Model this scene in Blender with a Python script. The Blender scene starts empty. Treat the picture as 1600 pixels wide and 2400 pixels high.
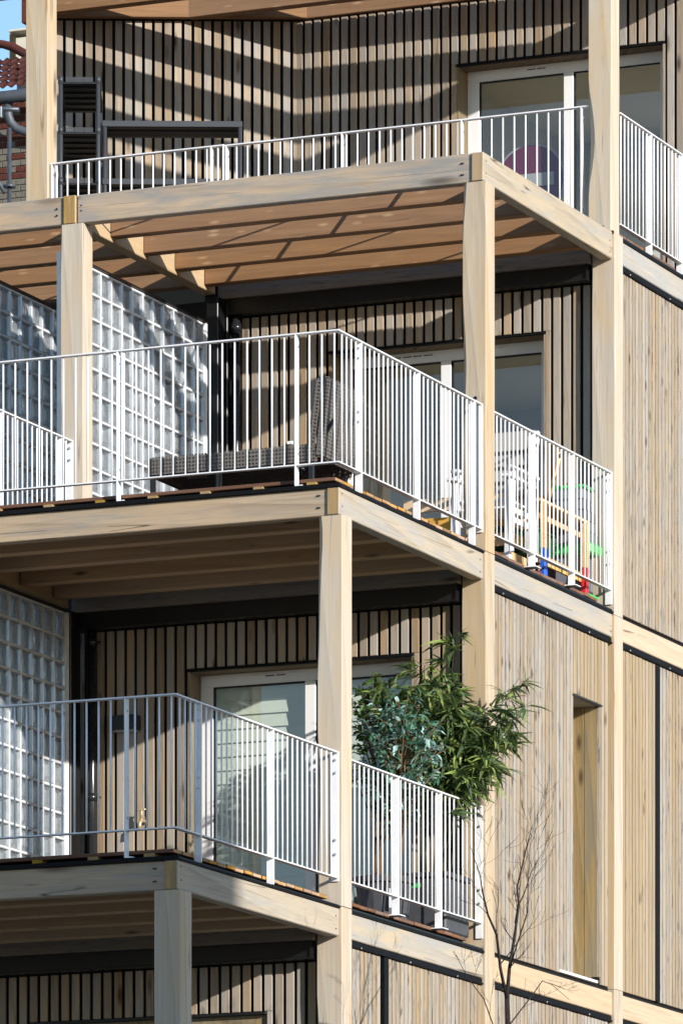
import bpy, bmesh, math, random
from mathutils import Vector, Matrix, noise
R = math.radians
random.seed(7)
sc = bpy.context.scene
COL = sc.collection

# ---------------------------------------------------------------- camera
cam = bpy.data.cameras.new('camera')
cam.sensor_fit = 'VERTICAL'; cam.sensor_height = 36.0; cam.sensor_width = 24.0
cam.lens = 14474.9 / 2400 * 36
cam.shift_y = (4004.36 - 1200) / 2400
cam.clip_start = 0.5; cam.clip_end = 2000
cam_o = bpy.data.objects.new('camera', cam); COL.objects.link(cam_o)
cam_o.location = (17.023, -37.010, -2.669)
cam_o.rotation_euler = (R(90), 0, 0.4046267)
sc.camera = cam_o

# ---------------------------------------------------------------- sky and sun
SUN = Vector((-1.77, 1.0, -0.645)).normalized()      # direction the light travels
el = math.asin(-SUN.z); az = math.atan2(-SUN.x, -SUN.y)
w = bpy.data.worlds.new('World'); sc.world = w; w.use_nodes = True
nt = w.node_tree
sky = nt.nodes.new('ShaderNodeTexSky'); sky.sky_type = 'NISHITA'; sky.sun_disc = False
sky.sun_elevation = el; sky.sun_rotation = az; sky.air_density = 1.0; sky.dust_density = 0.3; sky.ozone_density = 3.0
nt.links.new(sky.outputs[0], nt.nodes['Background'].inputs[0])
nt.nodes['Background'].inputs[1].default_value = 0.15
sl = bpy.data.lights.new('sun', 'SUN'); sl.energy = 4.5; sl.angle = R(0.53); sl.color = (1.0, 0.955, 0.895)
so = bpy.data.objects.new('sun', sl); COL.objects.link(so); so.location = (20, -20, 30)
so.rotation_euler = SUN.to_track_quat('-Z', 'Y').to_euler()

sc.view_settings.view_transform = 'Standard'; sc.view_settings.look = 'None'
sc.view_settings.gamma = 1.0; sc.view_settings.exposure = 0.55; sc.view_settings.use_curve_mapping = False
sc.render.engine = 'CYCLES'
sc.cycles.use_denoising = True
sc.cycles.max_bounces = 7; sc.cycles.diffuse_bounces = 5; sc.cycles.glossy_bounces = 3
sc.cycles.transmission_bounces = 4; sc.cycles.transparent_max_bounces = 24
sc.cycles.caustics_reflective = False; sc.cycles.caustics_refractive = False
sc.cycles.sample_clamp_indirect = 6.0

# ---------------------------------------------------------------- materials
def new_mat(name):
    m = bpy.data.materials.new(name); m.use_nodes = True
    nt = m.node_tree
    return m, nt, nt.nodes, nt.links, nt.nodes['Principled BSDF']

def nmath(nt, op, a, b=None, clamp=False):
    n = nt.nodes.new('ShaderNodeMath'); n.operation = op; n.use_clamp = clamp
    for i, v in enumerate((a, b)):
        if v is None: continue
        if isinstance(v, (int, float)): n.inputs[i].default_value = v
        else: nt.links.new(v, n.inputs[i])
    return n.outputs[0]

def nramp(nt, fac, stops):
    n = nt.nodes.new('ShaderNodeValToRGB'); cr = n.color_ramp
    while len(cr.elements) < len(stops): cr.elements.new(0.5)
    for e, (p, c) in zip(cr.elements, stops):
        e.position = p; e.color = (*c, 1) if len(c) == 3 else c
    nt.links.new(fac, n.inputs[0]); return n.outputs[0]

def nmix(nt, fac, a, b, mode='MIX'):
    n = nt.nodes.new('ShaderNodeMix'); n.data_type = 'RGBA'; n.blend_type = mode
    for sock, v in ((n.inputs[0], fac), (n.inputs[6], a), (n.inputs[7], b)):
        if isinstance(v, (int, float)): sock.default_value = v
        elif isinstance(v, (tuple, list)): sock.default_value = (*v, 1)
        else: nt.links.new(v, sock)
    return n.outputs[2]

def nnoise(nt, vec, scale, detail=4, rough=0.55, dist=0.0):
    n = nt.nodes.new('ShaderNodeTexNoise'); n.inputs['Scale'].default_value = scale
    n.inputs['Detail'].default_value = detail; n.inputs['Roughness'].default_value = rough
    n.inputs['Distortion'].default_value = dist
    nt.links.new(vec, n.inputs['Vector']); return n.outputs[0]

def nmap(nt, vec, scale, rot=None):
    n = nt.nodes.new('ShaderNodeMapping'); n.inputs['Scale'].default_value = scale
    if rot: n.inputs['Rotation'].default_value = rot
    nt.links.new(vec, n.inputs['Vector']); return n.outputs[0]

def objvec(nt):
    tc = nt.nodes.new('ShaderNodeTexCoord'); oi = nt.nodes.new('ShaderNodeObjectInfo')
    cx = nt.nodes.new('ShaderNodeCombineXYZ')
    for i, k in enumerate((37.1, 91.7, 53.3)):
        nt.links.new(nmath(nt, 'MULTIPLY', oi.outputs['Random'], k), cx.inputs[i])
    va = nt.nodes.new('ShaderNodeVectorMath'); va.operation = 'ADD'
    nt.links.new(tc.outputs['Object'], va.inputs[0]); nt.links.new(cx.outputs[0], va.inputs[1])
    return va.outputs[0], oi.outputs['Random']

def wood(name, axis, light, dark, grey, grey_amt=0.5, knots=0.6, knot_col=(0.05, 0.028, 0.015), knot_s=(2.0, 11.0),
         var=0.35, cracks=0.0, streak=0.0, streak_col=(0.08, 0.08, 0.08), rough=0.8, warm=None, bump=0.25, fine=1.0, svar=0.5, rings=0.22, ring_s=22.0, fibre=0.22):
    m, nt, N, L, bs = new_mat(name)
    v, rnd = objvec(nt)
    def ax(a, c): return tuple(a if i == axis else c for i in range(3))
    g = nnoise(nt, nmap(nt, v, ax(1.3 * fine, 26 * fine)), 2.2, 6, 0.6, 1.2)
    col = nramp(nt, g, [(0.30, dark), (0.52, tuple((a + b) / 2 for a, b in zip(light, dark))), (0.70, light)])
    wv = nt.nodes.new('ShaderNodeTexWave'); wv.wave_type = 'BANDS'; wv.bands_direction = 'DIAGONAL'; wv.wave_profile = 'SAW'
    wv.inputs['Scale'].default_value = ring_s / 6.283 * 1.2; wv.inputs['Distortion'].default_value = 5.5; wv.inputs['Detail'].default_value = 2.0
    wv.inputs['Detail Scale'].default_value = 0.45
    L.new(nmap(nt, v, ax(0.09, 1.0)), wv.inputs['Vector'])
    col = nmix(nt, rings, col, nramp(nt, wv.outputs['Fac'], [(0.0, tuple(x * 1.12 for x in light)), (0.7, tuple((a + b) / 2 for a, b in zip(light, dark))), (1.0, tuple(x * 0.72 for x in dark))]))
    fb = nnoise(nt, nmap(nt, v, ax(2.0, 75)), 1.0, 3, 0.65)
    col = nmix(nt, fibre, col, nramp(nt, fb, [(0.32, tuple(x * 0.62 for x in dark)), (0.6, light)]))
    # broad tone drift along the piece
    d = nnoise(nt, nmap(nt, v, ax(0.5, 2.2)), 2.0, 3)
    if warm: col = nmix(nt, nramp(nt, d, [(0.45, (0, 0, 0)), (0.7, (1, 1, 1))]), col, warm)
    if grey_amt > 0:
        gw = nnoise(nt, nmap(nt, v, ax(0.7, 5.0)), 2.4, 4, 0.6, 0.4)
        off = nmath(nt, 'MULTIPLY', nmath(nt, 'SUBTRACT', rnd, 0.5), 0.28)
        msk = nramp(nt, nmath(nt, 'ADD', gw, off), [(0.40, (0, 0, 0)), (0.66, (1, 1, 1))])
        col = nmix(nt, nmath(nt, 'MULTIPLY', msk, grey_amt), col, grey)
    if streak > 0:
        s = nnoise(nt, nmap(nt, v, ax(2.6, 24)), 2.0, 3, 0.55, 0.6)
        ms = nramp(nt, s, [(0.56, (0, 0, 0)), (0.70, (1, 1, 1))])
        col = nmix(nt, nmath(nt, 'MULTIPLY', ms, streak), col, streak_col)
    if knots > 0:
        vo = nt.nodes.new('ShaderNodeTexVoronoi'); vo.inputs['Scale'].default_value = 1.0
        nv = nmap(nt, v, ax(knot_s[0], knot_s[1])); L.new(nv, vo.inputs['Vector'])
        kd = nramp(nt, vo.outputs['Distance'], [(0.07, (1, 1, 1)), (0.26, (0, 0, 0))])
        sp = nt.nodes.new('ShaderNodeSeparateColor'); L.new(vo.outputs['Color'], sp.inputs[0])
        kk = nmath(nt, 'GREATER_THAN', sp.outputs[0], 1 - knots * 0.75)
        col = nmix(nt, nmath(nt, 'MULTIPLY', nmath(nt, 'MULTIPLY', kd, kk), 0.85), col, knot_col)
    if cracks > 0:
        c = nnoise(nt, nmap(nt, v, ax(0.10, 5.0)), 1.6, 1.5, 0.45, 0.0)
        c = nmath(nt, 'ABSOLUTE', nmath(nt, 'SUBTRACT', c, 0.5))
        c = nramp(nt, c, [(0.0, (1, 1, 1)), (0.007, (0, 0, 0))])
        c2 = nramp(nt, nnoise(nt, nmap(nt, v, ax(0.9, 2.0)), 1.7, 2), [(0.50, (0, 0, 0)), (0.56, (1, 1, 1))])
        col = nmix(nt, nmath(nt, 'MULTIPLY', nmath(nt, 'MULTIPLY', c, c2), cracks), col, (0.03, 0.022, 0.018))
    hs = nt.nodes.new('ShaderNodeHueSaturation')
    L.new(nmath(nt, 'ADD', nmath(nt, 'MULTIPLY', rnd, var), 1 - var / 2), hs.inputs['Value'])
    L.new(nmath(nt, 'ADD', nmath(nt, 'MULTIPLY', nmath(nt, 'FRACT', nmath(nt, 'MULTIPLY', rnd, 17.3)), svar), 1 - svar * 0.55), hs.inputs['Saturation'])
    L.new(col, hs.inputs['Color'])
    L.new(hs.outputs[0], bs.inputs['Base Color'])
    bs.inputs['Roughness'].default_value = rough; bs.inputs['Specular IOR Level'].default_value = 0.25
    b = nt.nodes.new('ShaderNodeBump'); b.inputs['Strength'].default_value = bump; b.inputs['Distance'].default_value = 0.004
    L.new(g, b.inputs['Height']); L.new(b.outputs[0], bs.inputs['Normal'])
    return m

def paint(name, col, rough=0.5, spec=0.4, metal=0.0, dirt=0.0, bump=0.0, scale=18):
    m, nt, N, L, bs = new_mat(name)
    v, rnd = objvec(nt)
    n = nnoise(nt, v, scale, 4)
    c = nmix(nt, nramp(nt, n, [(0.35, (0, 0, 0)), (0.75, (1, 1, 1))]), tuple(x * (1 - dirt) for x in col), col)
    L.new(c, bs.inputs['Base Color']); bs.inputs['Roughness'].default_value = rough
    bs.inputs['Specular IOR Level'].default_value = spec; bs.inputs['Metallic'].default_value = metal
    if bump:
        b = nt.nodes.new('ShaderNodeBump'); b.inputs['Strength'].default_value = bump; b.inputs['Distance'].default_value = 0.003
        L.new(n, b.inputs['Height']); L.new(b.outputs[0], bs.inputs['Normal'])
    return m

M = {}
CREAM = dict(light=(0.565, 0.475, 0.36), dark=(0.40, 0.315, 0.215), grey=(0.42, 0.395, 0.35))
M['post'] = wood('post_wood', 2, grey_amt=0.45, knots=0.12, knot_s=(1.4, 6), var=0.14, cracks=0.5, warm=(0.50, 0.36, 0.205), bump=0.12, fine=0.45, svar=0.25, rings=0.48, ring_s=20, fibre=0.30, **CREAM)
BEAM = dict(light=(0.47, 0.365, 0.25), dark=(0.32, 0.235, 0.15), grey=(0.25, 0.243, 0.23), svar=0.25, fibre=0.3, rings=0.45, ring_s=18, warm=(0.48, 0.34, 0.205))
M['beam_x'] = wood('beam_wood_lengthwise', 0, grey_amt=0.85, knots=0.22, knot_s=(1.3, 6), var=0.14, cracks=0.9, streak=0.10, bump=0.2, fine=0.5, **BEAM)
M['beam_y'] = wood('beam_wood_crosswise', 1, grey_amt=0.80, knots=0.18, knot_s=(1.3, 6), var=0.12, cracks=0.9, streak=0.10, bump=0.2, fine=0.5, light=(0.48, 0.41, 0.315), dark=(0.34, 0.28, 0.205), grey=(0.32, 0.318, 0.305), svar=0.25, fibre=0.3, rings=0.42, ring_s=18, warm=(0.47, 0.38, 0.26))
M['beam_fresh'] = wood('beam_wood_fresh', 1, grey_amt=0.15, knots=0.15, knot_s=(1.2, 6), var=0.08, cracks=0.8, bump=0.15, fine=0.5, light=(0.58, 0.45, 0.315), dark=(0.48, 0.36, 0.235), grey=(0.44, 0.40, 0.35), svar=0.2)
M['endgrain'] = wood('end_grain_wood', 2, grey_amt=0.75, knots=0, var=0.15, cracks=0.8, bump=0.2, light=(0.46, 0.31, 0.145), dark=(0.33, 0.21, 0.09), grey=(0.20, 0.165, 0.11), fine=0.6)
M['joist'] = wood('joist_wood', 0, grey_amt=0.25, knots=0.75, knot_col=(0.46, 0.28, 0.15), knot_s=(4.2, 17), svar=0.12, var=0.14, cracks=0.3, bump=0.15, light=(0.31, 0.172, 0.082), dark=(0.21, 0.108, 0.048), grey=(0.2, 0.13, 0.085), fine=0.5)
M['joist_deck'] = wood('deck_joist_wood', 0, grey_amt=0.5, knots=0.4, knot_s=(3, 12), var=0.12, bump=0.15, light=(0.54, 0.36, 0.195), dark=(0.40, 0.255, 0.13), grey=(0.40, 0.30, 0.2), fine=0.5, svar=0.15)
M['soffit_ply'] = wood('soffit_plywood', 0, grey_amt=0.4, knots=0.2, var=0.1, bump=0.1, light=(0.36, 0.235, 0.13), dark=(0.26, 0.165, 0.09), grey=(0.26, 0.19, 0.13), fine=0.5)
M['joist_y'] = wood('edge_joist_wood', 1, grey_amt=0.3, knots=0.3, knot_s=(2, 8), var=0.1, cracks=0.3, bump=0.15, light=(0.52, 0.37, 0.21), dark=(0.42, 0.28, 0.14), grey=(0.4, 0.36, 0.3), fine=0.5)
M['plate'] = wood('wall_plate_wood', 0, grey_amt=0.8, knots=0.1, var=0.1, streak=0.5, bump=0.15, light=(0.30, 0.25, 0.19), dark=(0.2, 0.16, 0.12), grey=(0.2, 0.195, 0.19))
M['slat'] = wood('slat_wood', 2, grey_amt=0.70, knots=0.55, knot_s=(2.6, 9), var=0.45, cracks=0.0, streak=0.32, streak_col=(0.13, 0.115, 0.10), bump=0.3,
                 light=(0.44, 0.355, 0.262), dark=(0.275, 0.21, 0.145), grey=(0.275, 0.268, 0.255), warm=(0.40, 0.275, 0.16), svar=0.35, rings=0.3, ring_s=60)
M['clad'] = wood('cladding_wood', 2, grey_amt=0.75, knots=0.70, knot_col=(0.06, 0.045, 0.035), knot_s=(4.6, 10), var=0.26, streak=0.85, streak_col=(0.10, 0.098, 0.10), bump=0.3,
                 light=(0.41, 0.335, 0.243), dark=(0.27, 0.208, 0.14), grey=(0.30, 0.29, 0.27), warm=(0.37, 0.265, 0.155), svar=0.3, rings=0.35, ring_s=60, fibre=0.32)
M['clad_warm'] = wood('newer_cladding_wood', 2, grey_amt=0.35, knots=0.60, knot_col=(0.08, 0.055, 0.035), knot_s=(3.6, 10), var=0.18, streak=0.35, streak_col=(0.14, 0.12, 0.10), bump=0.3, light=(0.42, 0.32, 0.20), dark=(0.29, 0.21, 0.12), grey=(0.30, 0.27, 0.22), svar=0.3, fibre=0.3)
M['post_warm'] = wood('tan_post_wood', 2, grey_amt=0.25, knots=0.12, knot_s=(1.4, 6), var=0.08, cracks=0.4, bump=0.12, fine=0.45, svar=0.2, rings=0.4, ring_s=14, light=(0.53, 0.39, 0.23), dark=(0.42, 0.285, 0.145), grey=(0.46, 0.38, 0.27))
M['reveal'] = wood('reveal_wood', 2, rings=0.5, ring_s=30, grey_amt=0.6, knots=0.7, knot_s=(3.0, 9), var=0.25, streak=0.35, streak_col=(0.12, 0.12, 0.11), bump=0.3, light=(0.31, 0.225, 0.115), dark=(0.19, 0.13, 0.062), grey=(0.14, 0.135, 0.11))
M['board'] = wood('deck_board_wood', 0, grey_amt=0.3, knots=0.2, var=0.4, bump=0.4, light=(0.20, 0.095, 0.05), dark=(0.11, 0.05, 0.03), grey=(0.13, 0.09, 0.07))
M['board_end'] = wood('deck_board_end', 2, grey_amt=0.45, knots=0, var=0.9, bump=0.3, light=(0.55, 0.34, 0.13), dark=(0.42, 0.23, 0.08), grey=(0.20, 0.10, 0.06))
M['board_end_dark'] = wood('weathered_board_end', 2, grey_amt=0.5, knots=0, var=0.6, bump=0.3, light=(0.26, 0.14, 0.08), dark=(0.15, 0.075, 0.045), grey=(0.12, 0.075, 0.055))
M['batten'] = wood('batten_wood', 1, grey_amt=0.3, knots=0, var=0.25, bump=0.2, light=(0.42, 0.28, 0.09), dark=(0.3, 0.18, 0.055), grey=(0.2, 0.16, 0.09))
M['pine'] = wood('pine_wood', 0, grey_amt=0.0, knots=0.2, var=0.1, light=(0.72, 0.46, 0.19), dark=(0.60, 0.35, 0.13), grey=(0.5, 0.4, 0.3), bump=0.1)
M['brownwood'] = wood('brown_stained_wood', 2, grey_amt=0.2, knots=0.2, var=0.15, light=(0.22, 0.10, 0.065), dark=(0.14, 0.06, 0.04), grey=(0.2, 0.13, 0.11))
M['white'] = paint('white_powder_coat', (0.83, 0.83, 0.83), 0.42, 0.4, dirt=0.12, scale=7)
M['chair'] = paint('white_lacquered_chair', (0.66, 0.66, 0.67), 0.5, 0.35, dirt=0.08)
M['chairback'] = paint('beige_chair_slat', (0.34, 0.32, 0.285), 0.6, 0.25, dirt=0.1)
M['pvc'] = paint('white_pvc', (0.80, 0.79, 0.78), 0.35, 0.4, dirt=0.05, scale=3)
M['black'] = paint('black_backing', (0.010, 0.010, 0.011), 0.7, 0.2)
M['steel'] = paint('black_painted_steel', (0.012, 0.012, 0.013), 0.34, 0.5, dirt=0.4, scale=2.5)
M['membrane'] = paint('black_membrane', (0.008, 0.008, 0.009), 0.45, 0.4)
M['flash'] = paint('black_flashing', (0.006, 0.006, 0.0065), 0.6, 0.12)
M['bolt'] = paint('galvanised_bolt', (0.55, 0.55, 0.56), 0.35, 0.5, metal=0.8)
M['shelf'] = paint('black_plastic', (0.014, 0.015, 0.017), 0.45, 0.4)
M['shelfgrey'] = paint('grey_plastic', (0.045, 0.048, 0.054), 0.42, 0.4)
M['pipe'] = paint('black_pipe', (0.02, 0.021, 0.024), 0.22, 0.6, dirt=0.3)
M['lamp'] = paint('anthracite_lamp', (0.035, 0.04, 0.045), 0.4, 0.4)
M['brass'] = paint('brass', (0.62, 0.50, 0.32), 0.4, 0.5, metal=0.6)
M['plaster'] = paint('white_plaster', (0.74, 0.71, 0.64), 0.9, 0.1, dirt=0.06, scale=3)
M['ceilingm'] = paint('ceiling_paint', (0.76, 0.71, 0.58), 0.9, 0.1)
M['floorm'] = paint('floor_vinyl', (0.30, 0.26, 0.21), 0.6, 0.2)
M['blind'] = paint('blind_slat', (0.66, 0.70, 0.60), 0.6, 0.2, dirt=0.06)
M['gasket'] = paint('black_gasket', (0.012, 0.012, 0.014), 0.5, 0.3)
M['red'] = paint('red_sign', (0.15, 0.018, 0.05), 0.5, 0.3)
M['signwhite'] = paint('white_sign', (0.42, 0.43, 0.43), 0.5, 0.3)
M['zinc'] = paint('zinc', (0.09, 0.10, 0.115), 0.5, 0.4, metal=0.2, dirt=0.25, scale=6)
M['galv'] = paint('scaffold_steel', (0.13, 0.147, 0.17), 0.45, 0.5, metal=0.5, dirt=0.35, scale=14)
M['rooftile'] = paint('clay_tile', (0.105, 0.034, 0.026), 0.85, 0.15, dirt=0.4, bump=0.3, scale=12)
M['brick'] = paint('red_brick', (0.13, 0.042, 0.03), 0.9, 0.1, dirt=0.35, bump=0.4, scale=16)
M['brickpale'] = paint('pale_brick', (0.19, 0.17, 0.135), 0.9, 0.1, dirt=0.25, bump=0.4, scale=16)
M['mortar'] = paint('mortar', (0.26, 0.23, 0.19), 0.95, 0.05, dirt=0.3, bump=0.4)
M['chimneywhite'] = paint('chimney_render', (0.66, 0.60, 0.48), 0.9, 0.1, dirt=0.15, scale=5, bump=0.2)
M['joint'] = paint('white_block_joint', (0.70, 0.705, 0.71), 0.8, 0.15, dirt=0.1, bump=0.2)
M['pot'] = paint('dark_grey_pot', (0.070, 0.072, 0.08), 0.5, 0.35, dirt=0.2)
M['soil'] = paint('potting_soil', (0.03, 0.02, 0.012), 0.95, 0.05, bump=0.5)
M['bark'] = paint('dark_bark', (0.035, 0.028, 0.026), 0.85, 0.15, dirt=0.4, bump=0.5, scale=25)
M['stem'] = paint('brown_stem', (0.20, 0.13, 0.07), 0.8, 0.2, dirt=0.4, scale=25)
M['cane'] = paint('dark_cane', (0.045, 0.05, 0.03), 0.6, 0.3, dirt=0.4, scale=25)
M['blue'] = paint('blue_paint', (0.015, 0.10, 0.50), 0.45, 0.4)
M['redpaint'] = paint('red_paint', (0.60, 0.018, 0.03), 0.45, 0.4)
M['green'] = paint('green_plastic', (0.03, 0.52, 0.09), 0.4, 0.4)
M['darkgreen'] = paint('dark_green_plastic', (0.012, 0.075, 0.03), 0.5, 0.4)
M['greyplastic'] = paint('grey_toy_plastic', (0.16, 0.18, 0.21), 0.5, 0.4)
M['asphalt'] = paint('pavement', (0.27, 0.245, 0.205), 0.9, 0.2, dirt=0.3, bump=0.4, scale=30)
M['render'] = paint('facade_render', (0.42, 0.38, 0.32), 0.9, 0.1, dirt=0.15, scale=2)
M['sticker'] = paint('label_sticker', (0.75, 0.78, 0.82), 0.5, 0.3)

def schlick(nt, f0=0.04, normal=None):
    g = nt.nodes.new('ShaderNodeNewGeometry')
    d = nt.nodes.new('ShaderNodeVectorMath'); d.operation = 'DOT_PRODUCT'
    nt.links.new(g.outputs['Incoming'], d.inputs[0]); nt.links.new(normal or g.outputs['Normal'], d.inputs[1])
    c = nmath(nt, 'SUBTRACT', 1.0, nmath(nt, 'ABSOLUTE', d.outputs['Value']), True)
    return nmath(nt, 'ADD', nmath(nt, 'MULTIPLY', nmath(nt, 'POWER', c, 5.0), 1 - f0), f0, True)

def glass_mat(name, tint, refl=1.5, rough=0.0):
    m, nt, N, L, bs = new_mat(name); N.remove(bs)
    out = N['Material Output']
    t = N.new('ShaderNodeBsdfTransparent'); t.inputs[0].default_value = (*tint, 1)
    g = N.new('ShaderNodeBsdfGlossy'); g.inputs['Roughness'].default_value = rough; g.inputs[0].default_value = (0.95, 0.97, 1, 1)
    f = schlick(nt)
    mx = N.new('ShaderNodeMixShader')
    L.new(nmath(nt, 'MULTIPLY', f, 1.25, True), mx.inputs[0]); L.new(t.outputs[0], mx.inputs[1]); L.new(g.outputs[0], mx.inputs[2])
    L.new(mx.outputs[0], out.inputs[0]); return m
M['glass'] = glass_mat('window_glass', (0.955, 0.97, 0.965))

def block_mat():
    m, nt, N, L, bs = new_mat('cast_glass_block'); N.remove(bs); out = N['Material Output']
    v, rnd = objvec(nt)
    wv = nnoise(nt, nmap(nt, v, (22, 22, 2.2)), 2.0, 3, 0.5, 0.4)
    b = N.new('ShaderNodeBump'); b.inputs['Strength'].default_value = 0.8; b.inputs['Distance'].default_value = 0.014
    L.new(wv, b.inputs['Height'])
    d = N.new('ShaderNodeBsdfDiffuse'); L.new(nramp(nt, wv, [(0.3, (0.34, 0.37, 0.40)), (0.7, (0.70, 0.73, 0.75))]), d.inputs[0]); L.new(b.outputs[0], d.inputs[2])
    tl = N.new('ShaderNodeBsdfTranslucent'); tl.inputs[0].default_value = (0.72, 0.76, 0.78, 1)
    g = N.new('ShaderNodeBsdfGlossy'); g.inputs['Roughness'].default_value = 0.05; L.new(b.outputs[0], g.inputs['Normal'])
    t = N.new('ShaderNodeBsdfTransparent'); t.inputs[0].default_value = (0.86, 0.90, 0.91, 1)
    m1 = N.new('ShaderNodeMixShader'); m1.inputs[0].default_value = 0.35; L.new(d.outputs[0], m1.inputs[1]); L.new(tl.outputs[0], m1.inputs[2])
    m2 = N.new('ShaderNodeMixShader'); L.new(nmath(nt, 'ADD', nmath(nt, 'MULTIPLY', rnd, 0.30), 0.32), m2.inputs[0]); L.new(m1.outputs[0], m2.inputs[1]); L.new(t.outputs[0], m2.inputs[2])
    f = schlick(nt, 0.05, b.outputs[0])
    m3 = N.new('ShaderNodeMixShader'); L.new(nmath(nt, 'MULTIPLY', f, 2.4, True), m3.inputs[0]); L.new(m2.outputs[0], m3.inputs[1]); L.new(g.outputs[0], m3.inputs[2])
    L.new(m3.outputs[0], out.inputs[0]); return m
M['block'] = block_mat()
def rim_mat():
    m, nt, N, L, bs = new_mat('glass_block_rim'); N.remove(bs); out = N['Material Output']
    v, rnd = objvec(nt)
    d = N.new('ShaderNodeBsdfDiffuse'); L.new(nramp(nt, nnoise(nt, v, 14, 3), [(0.3, (0.40, 0.43, 0.46)), (0.7, (0.70, 0.73, 0.75))]), d.inputs[0])
    tl = N.new('ShaderNodeBsdfTranslucent'); tl.inputs[0].default_value = (0.85, 0.88, 0.9, 1)
    g_ = N.new('ShaderNodeBsdfGlossy'); g_.inputs['Roughness'].default_value = 0.12
    a = N.new('ShaderNodeMixShader'); a.inputs[0].default_value = 0.4; L.new(d.outputs[0], a.inputs[1]); L.new(tl.outputs[0], a.inputs[2])
    b = N.new('ShaderNodeMixShader'); b.inputs[0].default_value = 0.16; L.new(a.outputs[0], b.inputs[1]); L.new(g_.outputs[0], b.inputs[2])
    L.new(b.outputs[0], out.inputs[0]); return m
M['rim'] = rim_mat()

def leaf_mat(name, c1, c2, c3, rough=0.45):
    m, nt, N, L, bs = new_mat(name)
    v, rnd = objvec(nt)
    at = N.new('ShaderNodeAttribute'); at.attribute_name = 'tone'
    n = nmath(nt, 'FRACT', nmath(nt, 'ADD', at.outputs['Fac'], rnd))
    col = nramp(nt, n, [(0.0, c1), (0.55, c2), (0.80, c3), (1.0, c3)])
    L.new(col, bs.inputs['Base Color']); bs.inputs['Roughness'].default_value = rough
    bs.inputs['Specular IOR Level'].default_value = 0.5
    tl = N.new('ShaderNodeBsdfTranslucent'); L.new(col, tl.inputs[0])
    mx = N.new('ShaderNodeMixShader'); mx.inputs[0].default_value = 0.25
    L.new(bs.outputs[0], mx.inputs[1]); L.new(tl.outputs[0], mx.inputs[2]); L.new(mx.outputs[0], N['Material Output'].inputs[0])
    return m
M['bamboo'] = leaf_mat('long_dark_leaf', (0.052, 0.088, 0.035), (0.105, 0.16, 0.062), (0.27, 0.35, 0.09))
M['ficus'] = leaf_mat('teal_oval_leaf', (0.04, 0.12, 0.055), (0.10, 0.25, 0.165), (0.42, 0.62, 0.58))
M['ficus2'] = leaf_mat('green_oval_leaf', (0.035, 0.08, 0.018), (0.075, 0.16, 0.03), (0.18, 0.34, 0.06))

def weave_mat():
    m, nt, N, L, bs = new_mat('woven_rattan')
    tc = N.new('ShaderNodeTexCoord')
    sp = N.new('ShaderNodeSeparateXYZ'); L.new(tc.outputs['UV'], sp.inputs[0])
    S = 2 * math.pi / 0.026
    a = nmath(nt, 'ABSOLUTE', nmath(nt, 'SINE', nmath(nt, 'MULTIPLY', sp.outputs[0], S / 2)))
    b = nmath(nt, 'ABSOLUTE', nmath(nt, 'SINE', nmath(nt, 'MULTIPLY', sp.outputs[1], S / 2)))
    hole = nmath(nt, 'MULTIPLY', nmath(nt, 'GREATER_THAN', a, 0.80), nmath(nt, 'GREATER_THAN', b, 0.80))
    n = nnoise(nt, nmap(nt, tc.outputs['UV'], (60, 60, 1)), 1.0, 3)
    col = nramp(nt, n, [(0.3, (0.085, 0.075, 0.066)), (0.7, (0.20, 0.18, 0.158))])
    L.new(nmix(nt, nmath(nt, 'MULTIPLY', a, b), col, (0.07, 0.062, 0.056)), bs.inputs['Base Color']); bs.inputs['Roughness'].default_value = 0.6
    t = N.new('ShaderNodeBsdfTransparent'); mx = N.new('ShaderNodeMixShader')
    L.new(hole, mx.inputs[0]); L.new(bs.outputs[0], mx.inputs[1]); L.new(t.outputs[0], mx.inputs[2])
    L.new(mx.outputs[0], N['Material Output'].inputs[0]); return m
M['weave'] = weave_mat()

# ---------------------------------------------------------------- building helpers
WP = {}          # world position of every object (only translated parents)
CACHE = {}
def link(name, data, parent=None, loc=(0, 0, 0)):
    o = bpy.data.objects.new(name, data); COL.objects.link(o)
    loc = Vector(loc); WP[o.name] = loc
    if parent is not None:
        o.parent = parent; o.location = loc - WP[parent.name]
    else: o.location = loc
    return o
def tag(o, label=None, cat=None, group=None, kind=None):
    if label: o['label'] = label
    if cat: o['category'] = cat
    if group: o['group'] = group
    if kind: o['kind'] = kind
    return o
def thing(name, loc, label, cat, group=None):
    return tag(link(name, None, None, loc), label, cat, group)
def mesh_from(name, verts, faces, mat, smooth=False):
    me = bpy.data.meshes.new(name); me.from_pydata([tuple(v) for v in verts], [], faces); me.update()
    for m in (mat if isinstance(mat, (list, tuple)) else [mat]): me.materials.append(m)
    if smooth:
        for p in me.polygons: p.use_smooth = True
    return me
def box_mesh(name, dx, dy, dz, mat, bevel=0.0, endmat=None):
    key = (name, round(dx, 4), round(dy, 4), round(dz, 4), mat.name, bevel, endmat.name if endmat else '')
    if key in CACHE: return CACHE[key]
    bm = bmesh.new(); bmesh.ops.create_cube(bm, size=1.0)
    for v in bm.verts: v.co = Vector((v.co.x * dx, v.co.y * dy, v.co.z * dz))
    if bevel > 0:
        bmesh.ops.bevel(bm, geom=bm.edges[:], offset=bevel, segments=1, affect='EDGES', profile=0.5)
    me = bpy.data.meshes.new(name)
    bm.normal_update()
    if endmat:
        for f in bm.faces:
            if f.normal.x > 0.9: f.material_index = 1
    bm.to_mesh(me); bm.free(); me.materials.append(mat)
    if endmat: me.materials.append(endmat)
    CACHE[key] = me; return me
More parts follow.
